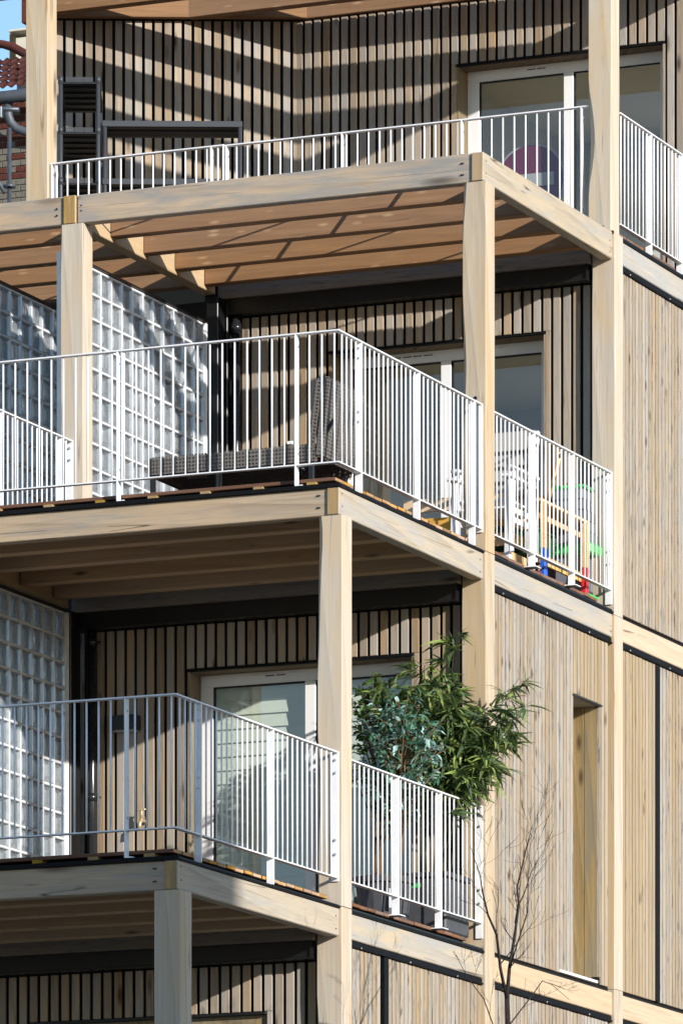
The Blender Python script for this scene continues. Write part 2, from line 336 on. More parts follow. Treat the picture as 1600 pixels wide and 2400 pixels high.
def B(name, x0, x1, y0, y1, z0, z1, mat, parent=None, bevel=0.0, endmat=None):
    me = box_mesh(name, abs(x1 - x0), abs(y1 - y0), abs(z1 - z0), M[mat], bevel, M[endmat] if endmat else None)
    return link(name, me, parent, ((x0 + x1) / 2, (y0 + y1) / 2, (z0 + z1) / 2))
def cyl_mesh(name, r, h, mat, n=10, r2=None, cap=True):
    key = (name, 'cyl', r, round(h, 4), mat.name, n, r2)
    if key in CACHE: return CACHE[key]
    r2 = r if r2 is None else r2
    vs = [(r * math.cos(2 * math.pi * i / n), r * math.sin(2 * math.pi * i / n), -h / 2) for i in range(n)]
    vs += [(r2 * math.cos(2 * math.pi * i / n), r2 * math.sin(2 * math.pi * i / n), h / 2) for i in range(n)]
    fs = [(i, (i + 1) % n, n + (i + 1) % n, n + i) for i in range(n)]
    if cap: fs += [tuple(range(n))[::-1], tuple(range(n, 2 * n))]
    me = mesh_from(name, vs, fs, mat)
    for p in me.polygons[:n] if False else list(me.polygons)[:n]: p.use_smooth = True
    CACHE[key] = me; return me
def CYL(name, x, y, z0, z1, r, mat, parent=None, n=10, r2=None):
    return link(name, cyl_mesh(name, r, z1 - z0, M[mat], n, r2), parent, (x, y, (z0 + z1) / 2))
def tube(verts, faces, pts, radii, n=6):
    base = len(verts); prev = None
    for i, p in enumerate(pts):
        p = Vector(p)
        d = (Vector(pts[min(i + 1, len(pts) - 1)]) - Vector(pts[max(i - 1, 0)])).normalized()
        a = d.orthogonal().normalized() if prev is None else (prev - d * prev.dot(d)).normalized()
        prev = a; b = d.cross(a)
        for k in range(n):
            t = 2 * math.pi * k / n
            verts.append(p + (a * math.cos(t) + b * math.sin(t)) * radii[i])
    for i in range(len(pts) - 1):
        for k in range(n):
            faces.append((base + i * n + k, base + i * n + (k + 1) % n, base + (i + 1) * n + (k + 1) % n, base + (i + 1) * n + k))
    faces.append(tuple(base + k for k in range(n))[::-1]); faces.append(tuple(base + (len(pts) - 1) * n + k for k in range(n)))
def TUBE(name, pts, radii, mat, parent=None, n=8, origin=None):
    origin = Vector(origin if origin is not None else pts[0])
    if not isinstance(radii, (list, tuple)): radii = [radii] * len(pts)
    vs, fs = [], []; tube(vs, fs, [Vector(p) - origin for p in pts], radii, n)
    return link(name, mesh_from(name, vs, fs, M[mat], True), parent, origin)

H = 2.95
ROW = [None, 0.0, 2.7, 5.4, 8.1, 10.8]
def Z(l): return H * l
BH = 0.215
GROUND = -4.27

# ================================================================ SETTING
g = link('ground', mesh_from('ground', [(-400, -400, 0), (400, -400, 0), (400, 400, 0), (-400, 400, 0)], [(0, 1, 2, 3)], M['asphalt']), None, (0, 0, GROUND))
tag(g, kind='structure')

# ================================================================ TIMBER FRAME
frame = thing('timber_frame', (-1.7, 5, GROUND), 'pale timber post and beam frame carrying the stepped wooden balconies', 'timber frame')
def two_tone(me):
    for p_ in me.polygons:
        if p_.normal.y < -0.9: p_.material_index = 1
    return me
def post(x0, x1, y0, y1, z0, z1, seed, wane=0.04, side_mat='post'):
    w2, d2, h = (x1 - x0) / 2, (y1 - y0) / 2, z1 - z0
    n = max(4, int(h / 0.10)); vs, fs = [], []
    for i in range(n + 1):
        z = -h / 2 + h * i / n
        a = noise.noise(Vector((seed * 3.7, (z0 + h * i / n) * 1.1, 0.3)))
        a = 0.005 + wane * max(0.0, a * 1.9 - 0.12)
        a2 = 0.004 + 0.3 * wane * max(0.0, noise.noise(Vector((seed * 1.3, (z0 + h * i / n) * 0.8, 7.3))) - 0.1)
        c = 0.005
        j = 0.0015 * noise.noise(Vector((seed, z * 2.5, 5)))
        sec = [(-w2 + a, -d2), (w2 - a2, -d2), (w2 + j, -d2 + a2 * 1.2), (w2 + j, d2 - c), (w2 - c, d2), (-w2 + c, d2), (-w2, d2 - c), (-w2, -d2 + a * 1.1)]
        vs += [(x, y, z) for x, y in sec]
    for i in range(n):
        for k in range(8): fs.append((i * 8 + k, i * 8 + (k + 1) % 8, (i + 1) * 8 + (k + 1) % 8, (i + 1) * 8 + k))
    fs.append(tuple(range(8))[::-1]); fs.append(tuple(n * 8 + k for k in range(8)))
    return link('post', two_tone(mesh_from('post', vs, fs, [M['post'], M[side_mat]])), frame, ((x0 + x1) / 2, (y0 + y1) / 2, (z0 + z1) / 2))
PX0, PX1 = -0.172, 0.020
post(PX0, PX1, 0.0, 0.18, GROUND, Z(1) - BH - 0.003, 1, 0.02)
post(PX0, PX1, 2.7, 2.88, GROUND, Z(1) - 0.01, 2, 0.02)
post(PX0 + 0.005, PX1, 2.7, 2.88, Z(1) - 0.004, Z(2) - BH - 0.003, 12, 0.045)
post(PX0, PX1, 5.4, 5.58, GROUND, Z(2) - 0.01, 3, 0.015)
post(PX0 + 0.005, PX1, 5.4, 5.58, Z(2) - 0.004, Z(3) - BH - 0.003, 13, 0.05)
post(PX0, PX1, 8.1, 8.28, GROUND, Z(1) - 0.010, 4, 0.012)
post(PX0, PX1, 8.1, 8.28, Z(2) - 0.038, Z(3) - 0.01, 42, 0.012)
post(PX0 - 0.03, PX1 - 0.03, 8.1, 8.28, Z(3) - 0.004, Z(4) - BH - 0.003, 14, 0.05)
post(PX0, PX1, 8.1, 8.28, Z(1) - 0.006, Z(2) - 0.042, 41, 0.012, 'post_warm')
post(PX0, PX1, 10.8, 10.98, GROUND, Z(4) - BH, 5, 0.02)
post(-3.466, -3.275, 5.4, 5.57, Z(2) + 0.0, Z(3) - BH - 0.003, 21, 0.035)
post(-3.466, -3.275, 2.7, 2.87, Z(1) + 0.0, Z(2) - BH - 0.003, 22, 0.02)
post(-3.466, -3.275, 0.0, 0.17, GROUND, Z(1) - BH - 0.003, 23, 0.02)
post(-5.082, -4.886, 8.1, 8.275, Z(3) + 0.0, Z(4) - BH - 0.003, 24, 0.008)
# front beams (along x) and their column-line joints
for l in (1, 2, 3, 4):
    y = ROW[l]; top = Z(l) - (0.0 if l in (3, 4) else 0.022)
    xq = -3.39 if l < 4 else -4.98
    B('beam', xq + 0.06, -0.095, y + 0.014, y + 0.114, Z(l) - BH, top, 'beam_x', frame, 0.006)
    B('beam', -8.2, xq - 0.06, y + 0.014, y + 0.114, Z(l) - BH, top, 'beam_x', frame, 0.006)
    ye = ROW[l] + 2.58
    if l < 4:
        B('beam', xq - 0.05, xq + 0.05, y, ye, Z(l) - BH, top, 'joist_y', frame, 0.005)
        B('beam_end', xq - 0.047, xq + 0.047, y - 0.004, y + 0.002, Z(l) - BH + 0.004, top - 0.004, 'endgrain', frame, 0.001)
# side beams (along y)
for l, k0 in ((1, 1), (2, 2), (3, 3), (4, 4)):
    for k in range(k0, 5):
        first = (k == k0)
        y0 = ROW[k] if first else ROW[k] + 0.183
        y1 = ROW[k + 1] - 0.003
        top = Z(l) - (0.0 if l >= 3 and first else 0.022 if first else 0.034)
        mat = 'beam_y' if (first or (l, k) in ((2, 3), (1, 2), (3, 4))) else 'beam_fresh'
        B('beam', -0.095, 0.0, y0, y1, Z(l) - BH, top, mat, frame, 0.006)
        if first:
            B('beam_end', -0.089, -0.006, y0 - 0.004, y0 + 0.002, Z(l) - BH + 0.006, top - 0.006, 'endgrain', frame, 0.001)
# bolts and screw heads near beam ends
def disc_bolt(x, y, z, r, mat, axis='y', d=0.012, parent=None):
    me = cyl_mesh('bolt', r, d, M[mat], 8)
    o = link('bolt', me, parent or frame, (x, y, z))
    o.rotation_euler = (R(90), 0, 0) if axis == 'y' else (0, R(90), 0)
    return o
for l in (1, 2, 3):
    for xx in (-0.155, -0.17):
        for zz in (-0.07, -0.155): disc_bolt(xx - 0.01 * (l % 2), ROW[l] + 0.012, Z(l) + zz, 0.006, 'steel')
    for zz in (-0.06, -0.15):
        disc_bolt(0.001, ROW[l] + 0.05, Z(l) + zz, 0.005, 'steel', 'x', 0.006)
        disc_bolt(0.001, ROW[l + 1] - 0.06, Z(l) + zz - 0.02, 0.005, 'steel', 'x', 0.006)
for zz in (-0.075, -0.115): disc_bolt(-3.285, 5.41, Z(3) + zz, 0.008, 'bolt')
for zz in (-0.09, -0.14): disc_bolt(-3.50, 5.41, Z(3) + zz, 0.007, 'steel')
for xx in (-0.135, -0.085): disc_bolt(xx, 8.098, Z(3) + 0.035, 0.022, 'steel')
disc_bolt(-0.062, 5.398, 7.03, 0.014, 'steel')
disc_bolt(-0.10, 5.398, 6.08 , 0.02, 'steel')

# ================================================================ PERGOLAS AND DECKS
def joists(parent, l, offs, x0, x1, th, mat='joist'):
    for o_ in offs:
        B('joist', x0, x1, ROW[l] + o_, ROW[l] + o_ + th, Z(l) - 0.180, Z(l) - (0.030 if l < 3 else -0.010), mat, parent, 0.004)
per3 = thing('pergola', (-1.7, 6.7, Z(3) - BH), 'open timber pergola of brown joists above the middle balcony', 'pergola')
joists(per3, 3, (0.62, 1.22, 1.80, 2.36), -3.335, -0.098, 0.11)
joists(per3, 3, (0.62, 1.22, 1.80, 2.36), -7.8, -3.445, 0.11)
per4 = thing('pergola', (-2.5, 9.5, Z(4) - BH), 'open timber pergola of orange joists above the top balcony', 'pergola')
joists(per4, 4, (0.58, 1.17), -7.0, -0.098, 0.11)
joists(per4, 4, (1.76,), -5.85, -0.098, 0.11)
joists(per4, 4, (2.35,), -4.72, -0.098, 0.11)
joists(per4, 4, (2.77,), -3.86, -0.098, 0.07)
# flat steel cross bracing straps lying on the pergola joists
def strap(parent, p0, p1, wdt=0.026):
    p0, p1 = Vector(p0), Vector(p1); d = p1 - p0
    o = link('bracing_strap', box_mesh('bracing_strap', d.length, wdt, 0.005, M['zinc']), parent, (p0 + p1) / 2)
    o.rotation_euler = (0, 0, math.atan2(d.y, d.x))
strap(per3, (-3.2, 5.5, Z(3) + 0.016), (-0.2, 7.95, Z(3) + 0.016)); strap(per3, (-0.2, 5.5, Z(3) + 0.022), (-3.2, 7.95, Z(3) + 0.022))
strap(per3, (-6.6, 5.5, Z(3) + 0.016), (-3.6, 7.95, Z(3) + 0.016)); strap(per3, (-3.6, 5.5, Z(3) + 0.022), (-6.6, 7.95, Z(3) + 0.022))
# angled plate on the bent wall, top floor
BEND = Vector((-3.877, 10.912)); WDIR = Vector((-1.878, -0.848)).normalized(); WNRM = Vector((WDIR.y, -WDIR.x)) * 1.0
if WNRM.y > 0: WNRM = -WNRM
WANG = math.atan2(-WDIR.y, -WDIR.x)
def wall_pt(t, off): p = BEND + WDIR * t + WNRM * off; return p
p = wall_pt(1.0, 0.045)
o = link('joist', box_mesh('joist', 2.1, 0.07, 0.18, M['joist'], 0.004), per4, (p.x, p.y, Z(4) - 0.088)); o.rotation_euler = (0, 0, WANG)

DECKLBL = {1: 'brown grooved timber deck of the lowest balcony in view', 2: 'brown grooved timber deck of the middle balcony', 3: 'timber deck of the top balcony behind the long railing'}
for l in (1, 2, 3):
    ya = ROW[l] if l < 3 else ROW[4]
    yb = ROW[l + 2] + 0.08
    dk = thing('balcony_deck', (-1.7, (ya + yb) / 2, Z(l)), DECKLBL[l], 'deck')
    xl = -3.36 if l < 3 else -6.3
    # waterproof panel that closes the deck from below, with its drip edge
    B('membrane', xl, -0.002, ya + 0.02, yb, Z(l) - 0.010, Z(l) + 0.004, 'membrane', dk)
    B('drip_edge', xl, 0.008, ya - 0.008, ya + 0.012, Z(l) - 0.020, Z(l) + 0.008, 'flash', dk)
    if l < 3: joists(dk, l, (0.58, 1.14, 1.73, 2.30), xl + 0.03, -0.098, 0.115, 'joist_deck'); B('soffit_panel', xl + 0.03, -0.098, ya + 0.12, ROW[l + 1] - 0.05, Z(l) - 0.028, Z(l) - 0.012, 'soffit_ply', dk)
    for k in range(l if l < 3 else 4, min(l + 2, 5)):
        ys = ROW[k] + (0.0 if k == l else 0.183)
        B('drip_edge', -0.020, 0.010, ys + 0.013, ROW[k + 1] - 0.003, Z(l) - (0.020 if k == l else 0.032), Z(l) - (0.004 if k == l else 0.012), 'flash', dk)
    x = -0.24
    while x > xl + 0.1:
        B('batten', x - 0.035, x + 0.035, ya + 0.06, yb - 0.1, Z(l) + 0.010, Z(l) + 0.040, 'batten', dk); x -= 0.41
    y = ya + 0.078
    while y + 0.14 < yb - 0.02:
        inpost = False
        for rr in ROW[l + 1:l + 3]:
            if y + 0.14 > rr - 0.02 and y < rr + 0.2: inpost = True
        x1 = -0.185 if inpost else -0.066
        x1 += random.uniform(-0.006, 0.004)
        zj = random.uniform(-0.002, 0.002)
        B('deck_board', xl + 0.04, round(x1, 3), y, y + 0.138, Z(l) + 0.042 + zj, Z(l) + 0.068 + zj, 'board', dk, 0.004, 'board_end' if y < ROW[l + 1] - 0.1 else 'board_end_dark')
        y += 0.1435

# wall plates and black steel beams where balconies meet the walls
for l, lab in ((1, 'black steel beam under the lowest balcony in view'), (2, 'black steel beam under the middle balcony floor'), (3, 'black steel beam under the pergola of the middle balcony')):
    y = ROW[l + 1]
    t = thing('steel_beam', (-1.8, y, Z(l) - 0.35), lab, 'steel beam')
    xl = -3.33 if l > 1 else -7
    B('wall_plate', xl - 0.02, -0.18, y - 0.045, y + 0.06, Z(l) - 0.236, Z(l) - 0.013, 'plate', t)
    B('beam_web', xl, -0.215, y - 0.010, y + 0.07, Z(l) - 0.352, Z(l) - 0.238, 'steel', t, 0.003)
    B('flange', xl, -0.215, y - 0.030, y + 0.07, Z(l) - 0.364, Z(l) - 0.354, 'steel', t)
    B('end_plate', -0.212, -0.200, y - 0.03, y + 0.07, Z(l) - 0.364, Z(l) - 0.236, 'steel', t)

# ================================================================ RAILINGS
BAL_R = 0.0068
def railing(label, zt, zb, A=None, Bs=None, aposts=(), bposts=(), feet_z=0.0, base=None, x_b=0.0, y_a=None, asp=0.0955, bsp=0.0832, foot_plates=(), ends=(), flat=False, group='white balcony railings'):
    """A: (x0, x1) run along x at depth y_a; Bs: (y0, y1) run along y with its outer edge at x_b."""
    bx = (A[0] if A else x_b); by = (y_a if A else Bs[0])
    t = thing('balcony_railing', (bx, by, zb), label, 'railing', group)
    ht = 0.011
    if A:
        B('handrail', A[0], A[1], y_a, y_a + 0.045, zt - ht, zt, 'white', t, 0.002)
        B('bottom_rail', A[0], A[1], y_a, y_a + 0.045, zb, zb + 0.010, 'white', t, 0.002)
        x = A[1] - (0.045 if Bs else 0.06)
        while x > A[0] + 0.03:
            if all(abs(x - p) > 0.03 for p in aposts):
                CYL('baluster', x, y_a + 0.022, zb + 0.010, zt - ht, BAL_R, 'white', t, 8)
            x -= asp
        for p in aposts:
            rp = B('railing_post', p - 0.006, p + 0.006, y_a + 0.001, y_a + 0.055, feet_z, zt - ht, 'white', t, 0.002)
            for zz in (zt - 0.09, zb + 0.09):
                o = disc_bolt(p + 0.010, y_a + 0.028, zz, 0.008, 'bolt', 'x', 0.010, rp)
            B('foot', p - 0.006, p + 0.05, y_a + 0.005, y_a + 0.055, feet_z, feet_z + 0.008, 'white', rp)
    if Bs:
        y0 = Bs[0] + (0.0455 if A else 0)
        B('handrail', x_b - 0.045, x_b, y0, Bs[1], zt - ht, zt, 'white', t, 0.002)
        B('bottom_rail', x_b - 0.045, x_b, y0, Bs[1], zb, zb + 0.010, 'white', t, 0.002)
        y = y0 + 0.055
        while y < Bs[1] - 0.02:
            if all(abs(y - p) > 0.022 for p in list(bposts) + list(ends)):
                CYL('baluster', x_b - 0.022, y, zb + 0.010, zt - ht, BAL_R, 'white', t, 8)
            y += bsp
        for p in bposts:
            rp = B('railing_post', x_b - 0.056, x_b - 0.001, p - 0.006, p + 0.006, feet_z, zt - ht, 'white', t, 0.002)
            if p in foot_plates:
                B('foot_plate', x_b - 0.085, x_b + 0.03, p - 0.05, p + 0.05, feet_z - 0.008, feet_z, 'white', rp, 0.002)
            for zz in (zt - 0.05, zt - 0.12, zt - 0.50, zt - 0.57):
                if p == bposts[0] and A: disc_bolt(x_b - 0.028, p - 0.011, zz, 0.008, 'bolt', 'y', 0.010, rp)
        for p in ends:
            rp = B('end_plate', x_b - 0.058, x_b - 0.001, p - 0.012, p - 0.001, zb - (0.11 if foot_plates else 0.02), zt - ht, 'white', t, 0.002)
            for zz in (zt - 0.06, zt - 0.15, zt - 0.62, zt - 0.72):
                disc_bolt(x_b - 0.026, p - 0.016, zz, 0.009, 'bolt', 'y', 0.012, rp)
    return t
railing('white metal corner railing of the middle balcony in front of the wicker lounger', 6.982, 6.050, A=(-3.42, 0.0), y_a=2.695, Bs=(2.695, 5.398), aposts=(-1.715, -0.335, -3.1), bposts=(3.115, 4.18, 5.245), ends=(5.398,), feet_z=Z(2) + 0.008)
railing('white side railing of the middle balcony in front of the toy workbench', 6.975, 6.050, Bs=(5.585, 8.098), bposts=(6.45, 7.285), ends=(8.098,), foot_plates=(6.45, 7.285), feet_z=5.955)
railing('white divider railing at the left end of the middle balcony by the glass blocks', 6.982, 6.050, Bs=(2.76, 5.398), x_b=-3.355, bposts=(3.2, 4.2, 5.22), ends=(5.398,), feet_z=Z(2) + 0.008)
railing('bluish shaded corner railing of the lowest balcony in front of the blinds', 4.025, 3.136, A=(-3.42, 0.0), y_a=-0.022, Bs=(-0.022, 2.698), aposts=(-0.375, -1.75, -3.1), bposts=(0.385, 1.575), ends=(2.698,), feet_z=Z(1) + 0.008, asp=0.0885, bsp=0.0842)
railing('white side railing of the lowest balcony in front of the potted plants', 4.005, 3.136, Bs=(2.885, 5.398), bposts=(3.785, 4.595), ends=(5.398,), foot_plates=(3.785, 4.595), feet_z=3.01, bsp=0.0842)
railing('long white railing of the top balcony in front of the glazed door', 9.866, 8.97, A=(-3.325, -0.21), y_a=8.13, aposts=(-3.318, -2.31, -1.285, -0.275), feet_z=Z(3) + 0.01)
railing('white railing of the top balcony in front of the black shelves', 9.872, 8.97, A=(-4.875, -3.335), y_a=8.13, aposts=(-3.45, -3.342, -4.868), feet_z=Z(3) + 0.01)
railing('white side railing of the top balcony at the right edge of the picture', 9.826, 8.945, Bs=(8.285, 9.80), x_b=-0.0, bposts=(8.99, 9.70), feet_z=Z(3) + 0.008)

# ================================================================ SLATTED FRONT WALLS
def slats(parent, xr, xl, y, z0, z1, door=None, zl=None, period=0.0835, wdt=0.0570, th=0.018):
    x = xr
    while x - wdt > xl:
        a, b = x - wdt, x
        zb = z0
        j = random.uniform(-0.0012, 0.0012)
        if door and b > door[0] - 0.022 and a < door[1] + 0.020:
            zb = zl + 0.012
            for a2, b2 in ((a, min(b, door[0] - 0.022)), (max(a, door[1] + 0.020), b)):
                if b2 - a2 > 0.012: B('slat', a2, b2, y + j, y + th + j, z0, zb - 0.002, 'slat', parent, 0.0015)
        B('slat', a, b, y + j, y + th + j, zb, z1 + random.uniform(-0.002, 0), 'slat', parent, 0.0015)
        x -= period
def front_wall(l, label, xr, xl, doorlabel, blinds=False, top=None):
    y = ROW[l + 2] + 0.1; z0 = Z(l) + 0.03; z1 = top if top else Z(l + 1) - 0.372
    zl = Z(l) + 2.237; d0, d1 = -2.43, -0.615
    t = thing('slatted_wall', ((xr + xl) / 2, y, z0), label, 'wall', 'slatted timber walls')
    yb = y + 0.042
    B('backing', xl - 0.3, d0 - 0.02, yb, yb + 0.05, z0, z1 + 0.36, 'black', t)
    B('backing', d1 + 0.02, -0.16, yb, yb + 0.05, z0, z1 + 0.36, 'black', t)
    B('backing', d0 - 0.019, d1 + 0.019, yb, yb + 0.05, zl + 0.02, z1 + 0.36, 'black', t)
    slats(t, xr, xl, y, z0, z1, (d0, d1), zl)
    # lintel strip, soffit and jamb linings
    B('lintel_strip', d0 - 0.02, d1 + 0.015, y - 0.012, y + 0.03, zl - 0.012, zl + 0.008, 'flash', t, 0.002)
    B('soffit', d0, d1, y + 0.031, y + 0.245, zl - 0.012, zl + 0.010, 'reveal', t)
    B('jamb', d0 - 0.02, d0 - 0.001, y + 0.002, y + 0.245, z0, zl - 0.013, 'reveal', t)
    B('jamb', d1 + 0.001, d1 + 0.018, y + 0.002, y + 0.245, z0, zl - 0.013, 'slat', t)
    # glazed door
    yf = y + 0.2
    fr = B('glazed_door', d0 + 0.001, d1 - 0.001, yf, yf + 0.06, zl - 0.105, zl - 0.013, 'pvc', t, 0.003)
    if doorlabel: fr['label'] = doorlabel
    zb = Z(l) + 0.10
    B('stile', d0 + 0.001, d0 + 0.105, yf - 0.004, yf + 0.055, zb, zl - 0.106, 'pvc', fr, 0.003)
    B('stile', d1 - 0.095, d1 - 0.001, yf - 0.004, yf + 0.055, zb, zl - 0.106, 'pvc', fr, 0.003)
    B('meeting_stile', -1.563, -1.478, yf - 0.012, yf + 0.055, zb, zl - 0.106, 'pvc', fr, 0.004)
    B('bottom_rail', d0 + 0.106, d1 - 0.096, yf, yf + 0.05, zb, zb + 0.09, 'pvc', fr, 0.003)
    for a, b in ((d0 + 0.105, -1.563), (-1.478, d1 - 0.095)):
        B('gasket', a, b, yf + 0.004, yf + 0.03, zl - 0.118, zl - 0.1055, 'gasket', fr)
        B('gasket', a, a + 0.012, yf + 0.004, yf + 0.03, zb + 0.09, zl - 0.1185, 'gasket', fr)
        B('pane', a + 0.012, b, yf + 0.018, yf + 0.024, zb + 0.09, zl - 0.1185, 'glass', fr)
    v = B('vent', -2.02, -1.60, yf - 0.008, yf - 0.0005, zl - 0.062, zl - 0.034, 'pvc', fr, 0.002)
    for i in range(4):
        if l != 2 and i in (0, 3): continue
        B('vent_slot', -1.98 + i * 0.09, -1.905 + i * 0.09, yf - 0.0095, yf - 0.0085, zl - 0.052, zl - 0.044, 'gasket', v)
    if blinds:
        bl = thing('window_blind', (-1.5, yf + 0.12, zb + 0.1), 'pale green slatted blinds behind the glazed door of the lowest balcony', 'blind')
        z = zl - 0.10
        while z > zb:
            for a, b in ((d0 + 0.02, -1.53), (-1.49, d1 - 0.02)):
                s_ = B('blind_slat', a, b, yf + 0.10, yf + 0.104, z - 0.108, z, 'blind', bl); s_.rotation_euler = (R(-9), 0, 0)
            z -= 0.104
    # the room behind
    x0, x1, ya, ybk, za, zc = d0 - 0.5, d1 + 0.45, yf + 0.062, yf + 3.6, zb - 0.05, Z(l) + 2.50
    if not blinds:
        rm = thing('room', ((x0 + x1) / 2, (ya + ybk) / 2, za), 'plain room with pale walls behind the glazed door of the %s balcony' % ('middle' if l == 2 else 'top'), 'room')
        B('floor', x0, x1, ya, ybk, za - 0.05, za, 'floorm', rm)
        B('ceiling', x0, x1, ya, ybk, zc, zc + 0.05, 'ceilingm', rm)
        B('wall', x0 - 0.05, x0 - 0.001, ya, ybk, za - 0.05, zc + 0.05, 'plaster', rm)
        wy0, wy1, wz0, wz1 = ybk - 1.55, ybk - 0.25, za + 0.7, za + 2.15       # unseen side window, added to let sun brighten the room
        B('wall', x1 + 0.001, x1 + 0.05, ya, wy0, za - 0.05, zc + 0.05, 'plaster', rm)
        B('wall', x1 + 0.001, x1 + 0.05, wy1, ybk, za - 0.05, zc + 0.05, 'plaster', rm)
        B('wall', x1 + 0.001, x1 + 0.05, wy0 + 0.001, wy1 - 0.001, za - 0.05, wz0, 'plaster', rm)
        B('wall', x1 + 0.001, x1 + 0.05, wy0 + 0.001, wy1 - 0.001, wz1, zc + 0.05, 'plaster', rm)
        B('added_side_window', x1 + 0.02, x1 + 0.026, wy0 + 0.001, wy1 - 0.001, wz0 + 0.001, wz1 - 0.001, 'glass', rm)
        B('wall', x0, x1, ybk + 0.001, ybk + 0.05, za - 0.05, zc + 0.05, 'plaster', rm)
        B('wall', x0, d0 - 0.003, ya + 0.001, ya + 0.05, za + 0.001, zc - 0.001, 'plaster', rm)
        B('wall', d1 + 0.003, x1, ya + 0.001, ya + 0.05, za + 0.001, zc - 0.001, 'plaster', rm)
        B('wall', d0 - 0.002, d1 + 0.002, ya + 0.001, ya + 0.05, zl - 0.012, zc - 0.001, 'plaster', rm)
    return t
front_wall(2, 'weathered timber slat wall behind the middle balcony with the wicker lounger', -0.225, -3.25, 'white framed glazed door', False)
front_wall(1, 'weathered timber slat wall behind the lowest balcony with tap and lamp', -0.225, -3.40, 'white framed door with blinds', True)
front_wall(3, 'weathered timber slat wall of the top floor with striped pergola shadows', -0.10, -3.93, 'white framed glazed door', False, top=Z(4) - 0.19)
# lowest floor: only the upper part shows
y = ROW[2] + 0.1
t0 = thing('slatted_wall', (-2.5, y, 0), 'dark shaded timber slat wall below the lowest balcony at the bottom edge', 'wall', 'slatted timber walls')
B('backing', -6.5, -0.16, y + 0.042, y + 0.09, 0.1, 2.68, 'black', t0)
slats(t0, -0.225, -5.6, y, 0.2, Z(1) - 0.372, (-2.43, -0.615), 2.237)
B('lintel_strip', -2.45, -0.60, y - 0.012, y + 0.03, 2.225, 2.245, 'membrane', t0, 0.002)
B('soffit', -2.43, -0.615, y + 0.031, y + 0.04, 2.0, 2.224, 'reveal', t0)
# bent wall at the top left
y3 = ROW[5] + 0.1
bw = thing('slatted_wall', (BEND.x - 1, BEND.y - 0.4, Z(3)), 'angled timber slat wall behind the black shelves on the top balcony', 'wall', 'slatted timber walls')
tpos = 0.004; zt = Z(4) - 0.19
while tpos < 2.14:
    c = wall_pt(tpos + 0.029, -0.0095)
    o = link('slat', box_mesh('slat', 0.0585, 0.019, zt - Z(3) - 0.03, M['slat'], 0.0015), bw, (c.x, c.y, (zt + Z(3) + 0.03) / 2)); o.rotation_euler = (0, 0, WANG)
    tpos += 0.0835
c = wall_pt(0.99, -0.07)
o = link('backing', box_mesh('backing', 2.3, 0.05, 3.1, M['black']), bw, (c.x, c.y, Z(3) + 1.57)); o.rotation_euler = (0, 0, WANG)
# neighbour's return: black panel and pale wall beyond the glass blocks
nb = thing('return_wall', (-4.3, 8.3, Z(2)), 'dark panelled return wall behind the glass blocks of the middle balcony', 'wall')
B('panel', -4.75, -3.36, 8.14, 8.2, Z(2), Z(3) - BH - 0.01, 'steel', nb)
nb2 = thing('return_wall', (-5.6, 9.0, Z(2)), 'sunlit cream neighbouring wall seen left of the pergola post', 'wall')
B('panel', -6.6, -4.80, 9.0, 9.1, Z(2), Z(3) - 0.02, 'plaster', nb2)

# ================================================================ SIDE CLADDING (faces +x)
def side_wall(name_label, y0, y1, z0, z1, hole=None, gap=None, warm=None, x=-0.012):
    t = thing('clad_wall', (x, (y0 + y1) / 2, z0), name_label, 'wall', 'clad side walls')
    if hole:
        B('backing', x - 0.07, x - 0.03, y0, hole[0] - 0.03, z0, z1, 'black', t)
        B('backing', x - 0.07, x - 0.03, hole[1] + 0.005, y1, z0, z1, 'black', t)
        B('backing', x - 0.07, x - 0.03, hole[0] - 0.029, hole[1] + 0.004, hole[2] + 0.02, z1, 'black', t)
    else:
        B('backing', x - 0.07, x - 0.03, y0, y1, z0, z1, 'black', t)
    B('backing', x - 0.07, x - 0.035, y0, y1, z1 + 0.001, z1 + 0.056, 'black', t)
    B('backing', x - 0.07, x - 0.025, y0, y1, z0 - 0.050, z0 - 0.001, 'black', t)
    y = y0 + 0.004
    while y + 0.056 < y1:
        if gap and y + 0.056 > gap[0] and y < gap[1]:
            y = gap[1]; continue
        zb = z0
        if hole and y + 0.056 > hole[0] - 0.004 and y < hole[1] + 0.004: zb = hole[2] + 0.012
        j = random.uniform(-0.0015, 0.0015)
        B('cladding_plank', x - 0.020 + j, x + j, y, y + 0.056, zb, z1 - 0.002 + random.uniform(-0.002, 0), 'clad_warm' if warm and warm[0] < y < warm[1] else 'clad', t, 0.0015)
        y += 0.0745
    if gap: B('joint_strip', x - 0.022, x + 0.006, gap[0] + 0.008, gap[1] - 0.012, z0, z1, 'flash', t)
    # black flashing under the beam above
    B('flashing', x - 0.03, x + 0.016, y0, y1, z1 + 0.004, z1 + 0.020, 'flash', t, 0.004)
    B('flashing', x - 0.03, x + 0.004, y0, y1, z1 + 0.021, z1 + 0.05, 'flash', t)
    yy = y0 + 0.2
    while yy < y1: disc_bolt(x + 0.017, yy, z1 + 0.012, 0.006, 'bolt', 'x', 0.008, t); yy += 0.9
    return t
side_wall('pale clad side wall panel beside the white side railing, upper right', 8.283, 10.797, Z(2) + 0.004, Z(3) - BH - 0.055)
side_wall('pale clad side wall with the tall narrow window niche', 5.583, 8.097, Z(1) + 0.004, Z(2) - BH - 0.055, hole=(7.29, 7.85, 5.12), warm=(7.25, 8.2))
side_wall('clad side wall with black vertical joint at the right edge, middle', 8.283, 10.797, Z(1) + 0.004, Z(2) - BH - 0.055, gap=(9.09, 9.20), warm=(8.2, 9.1))
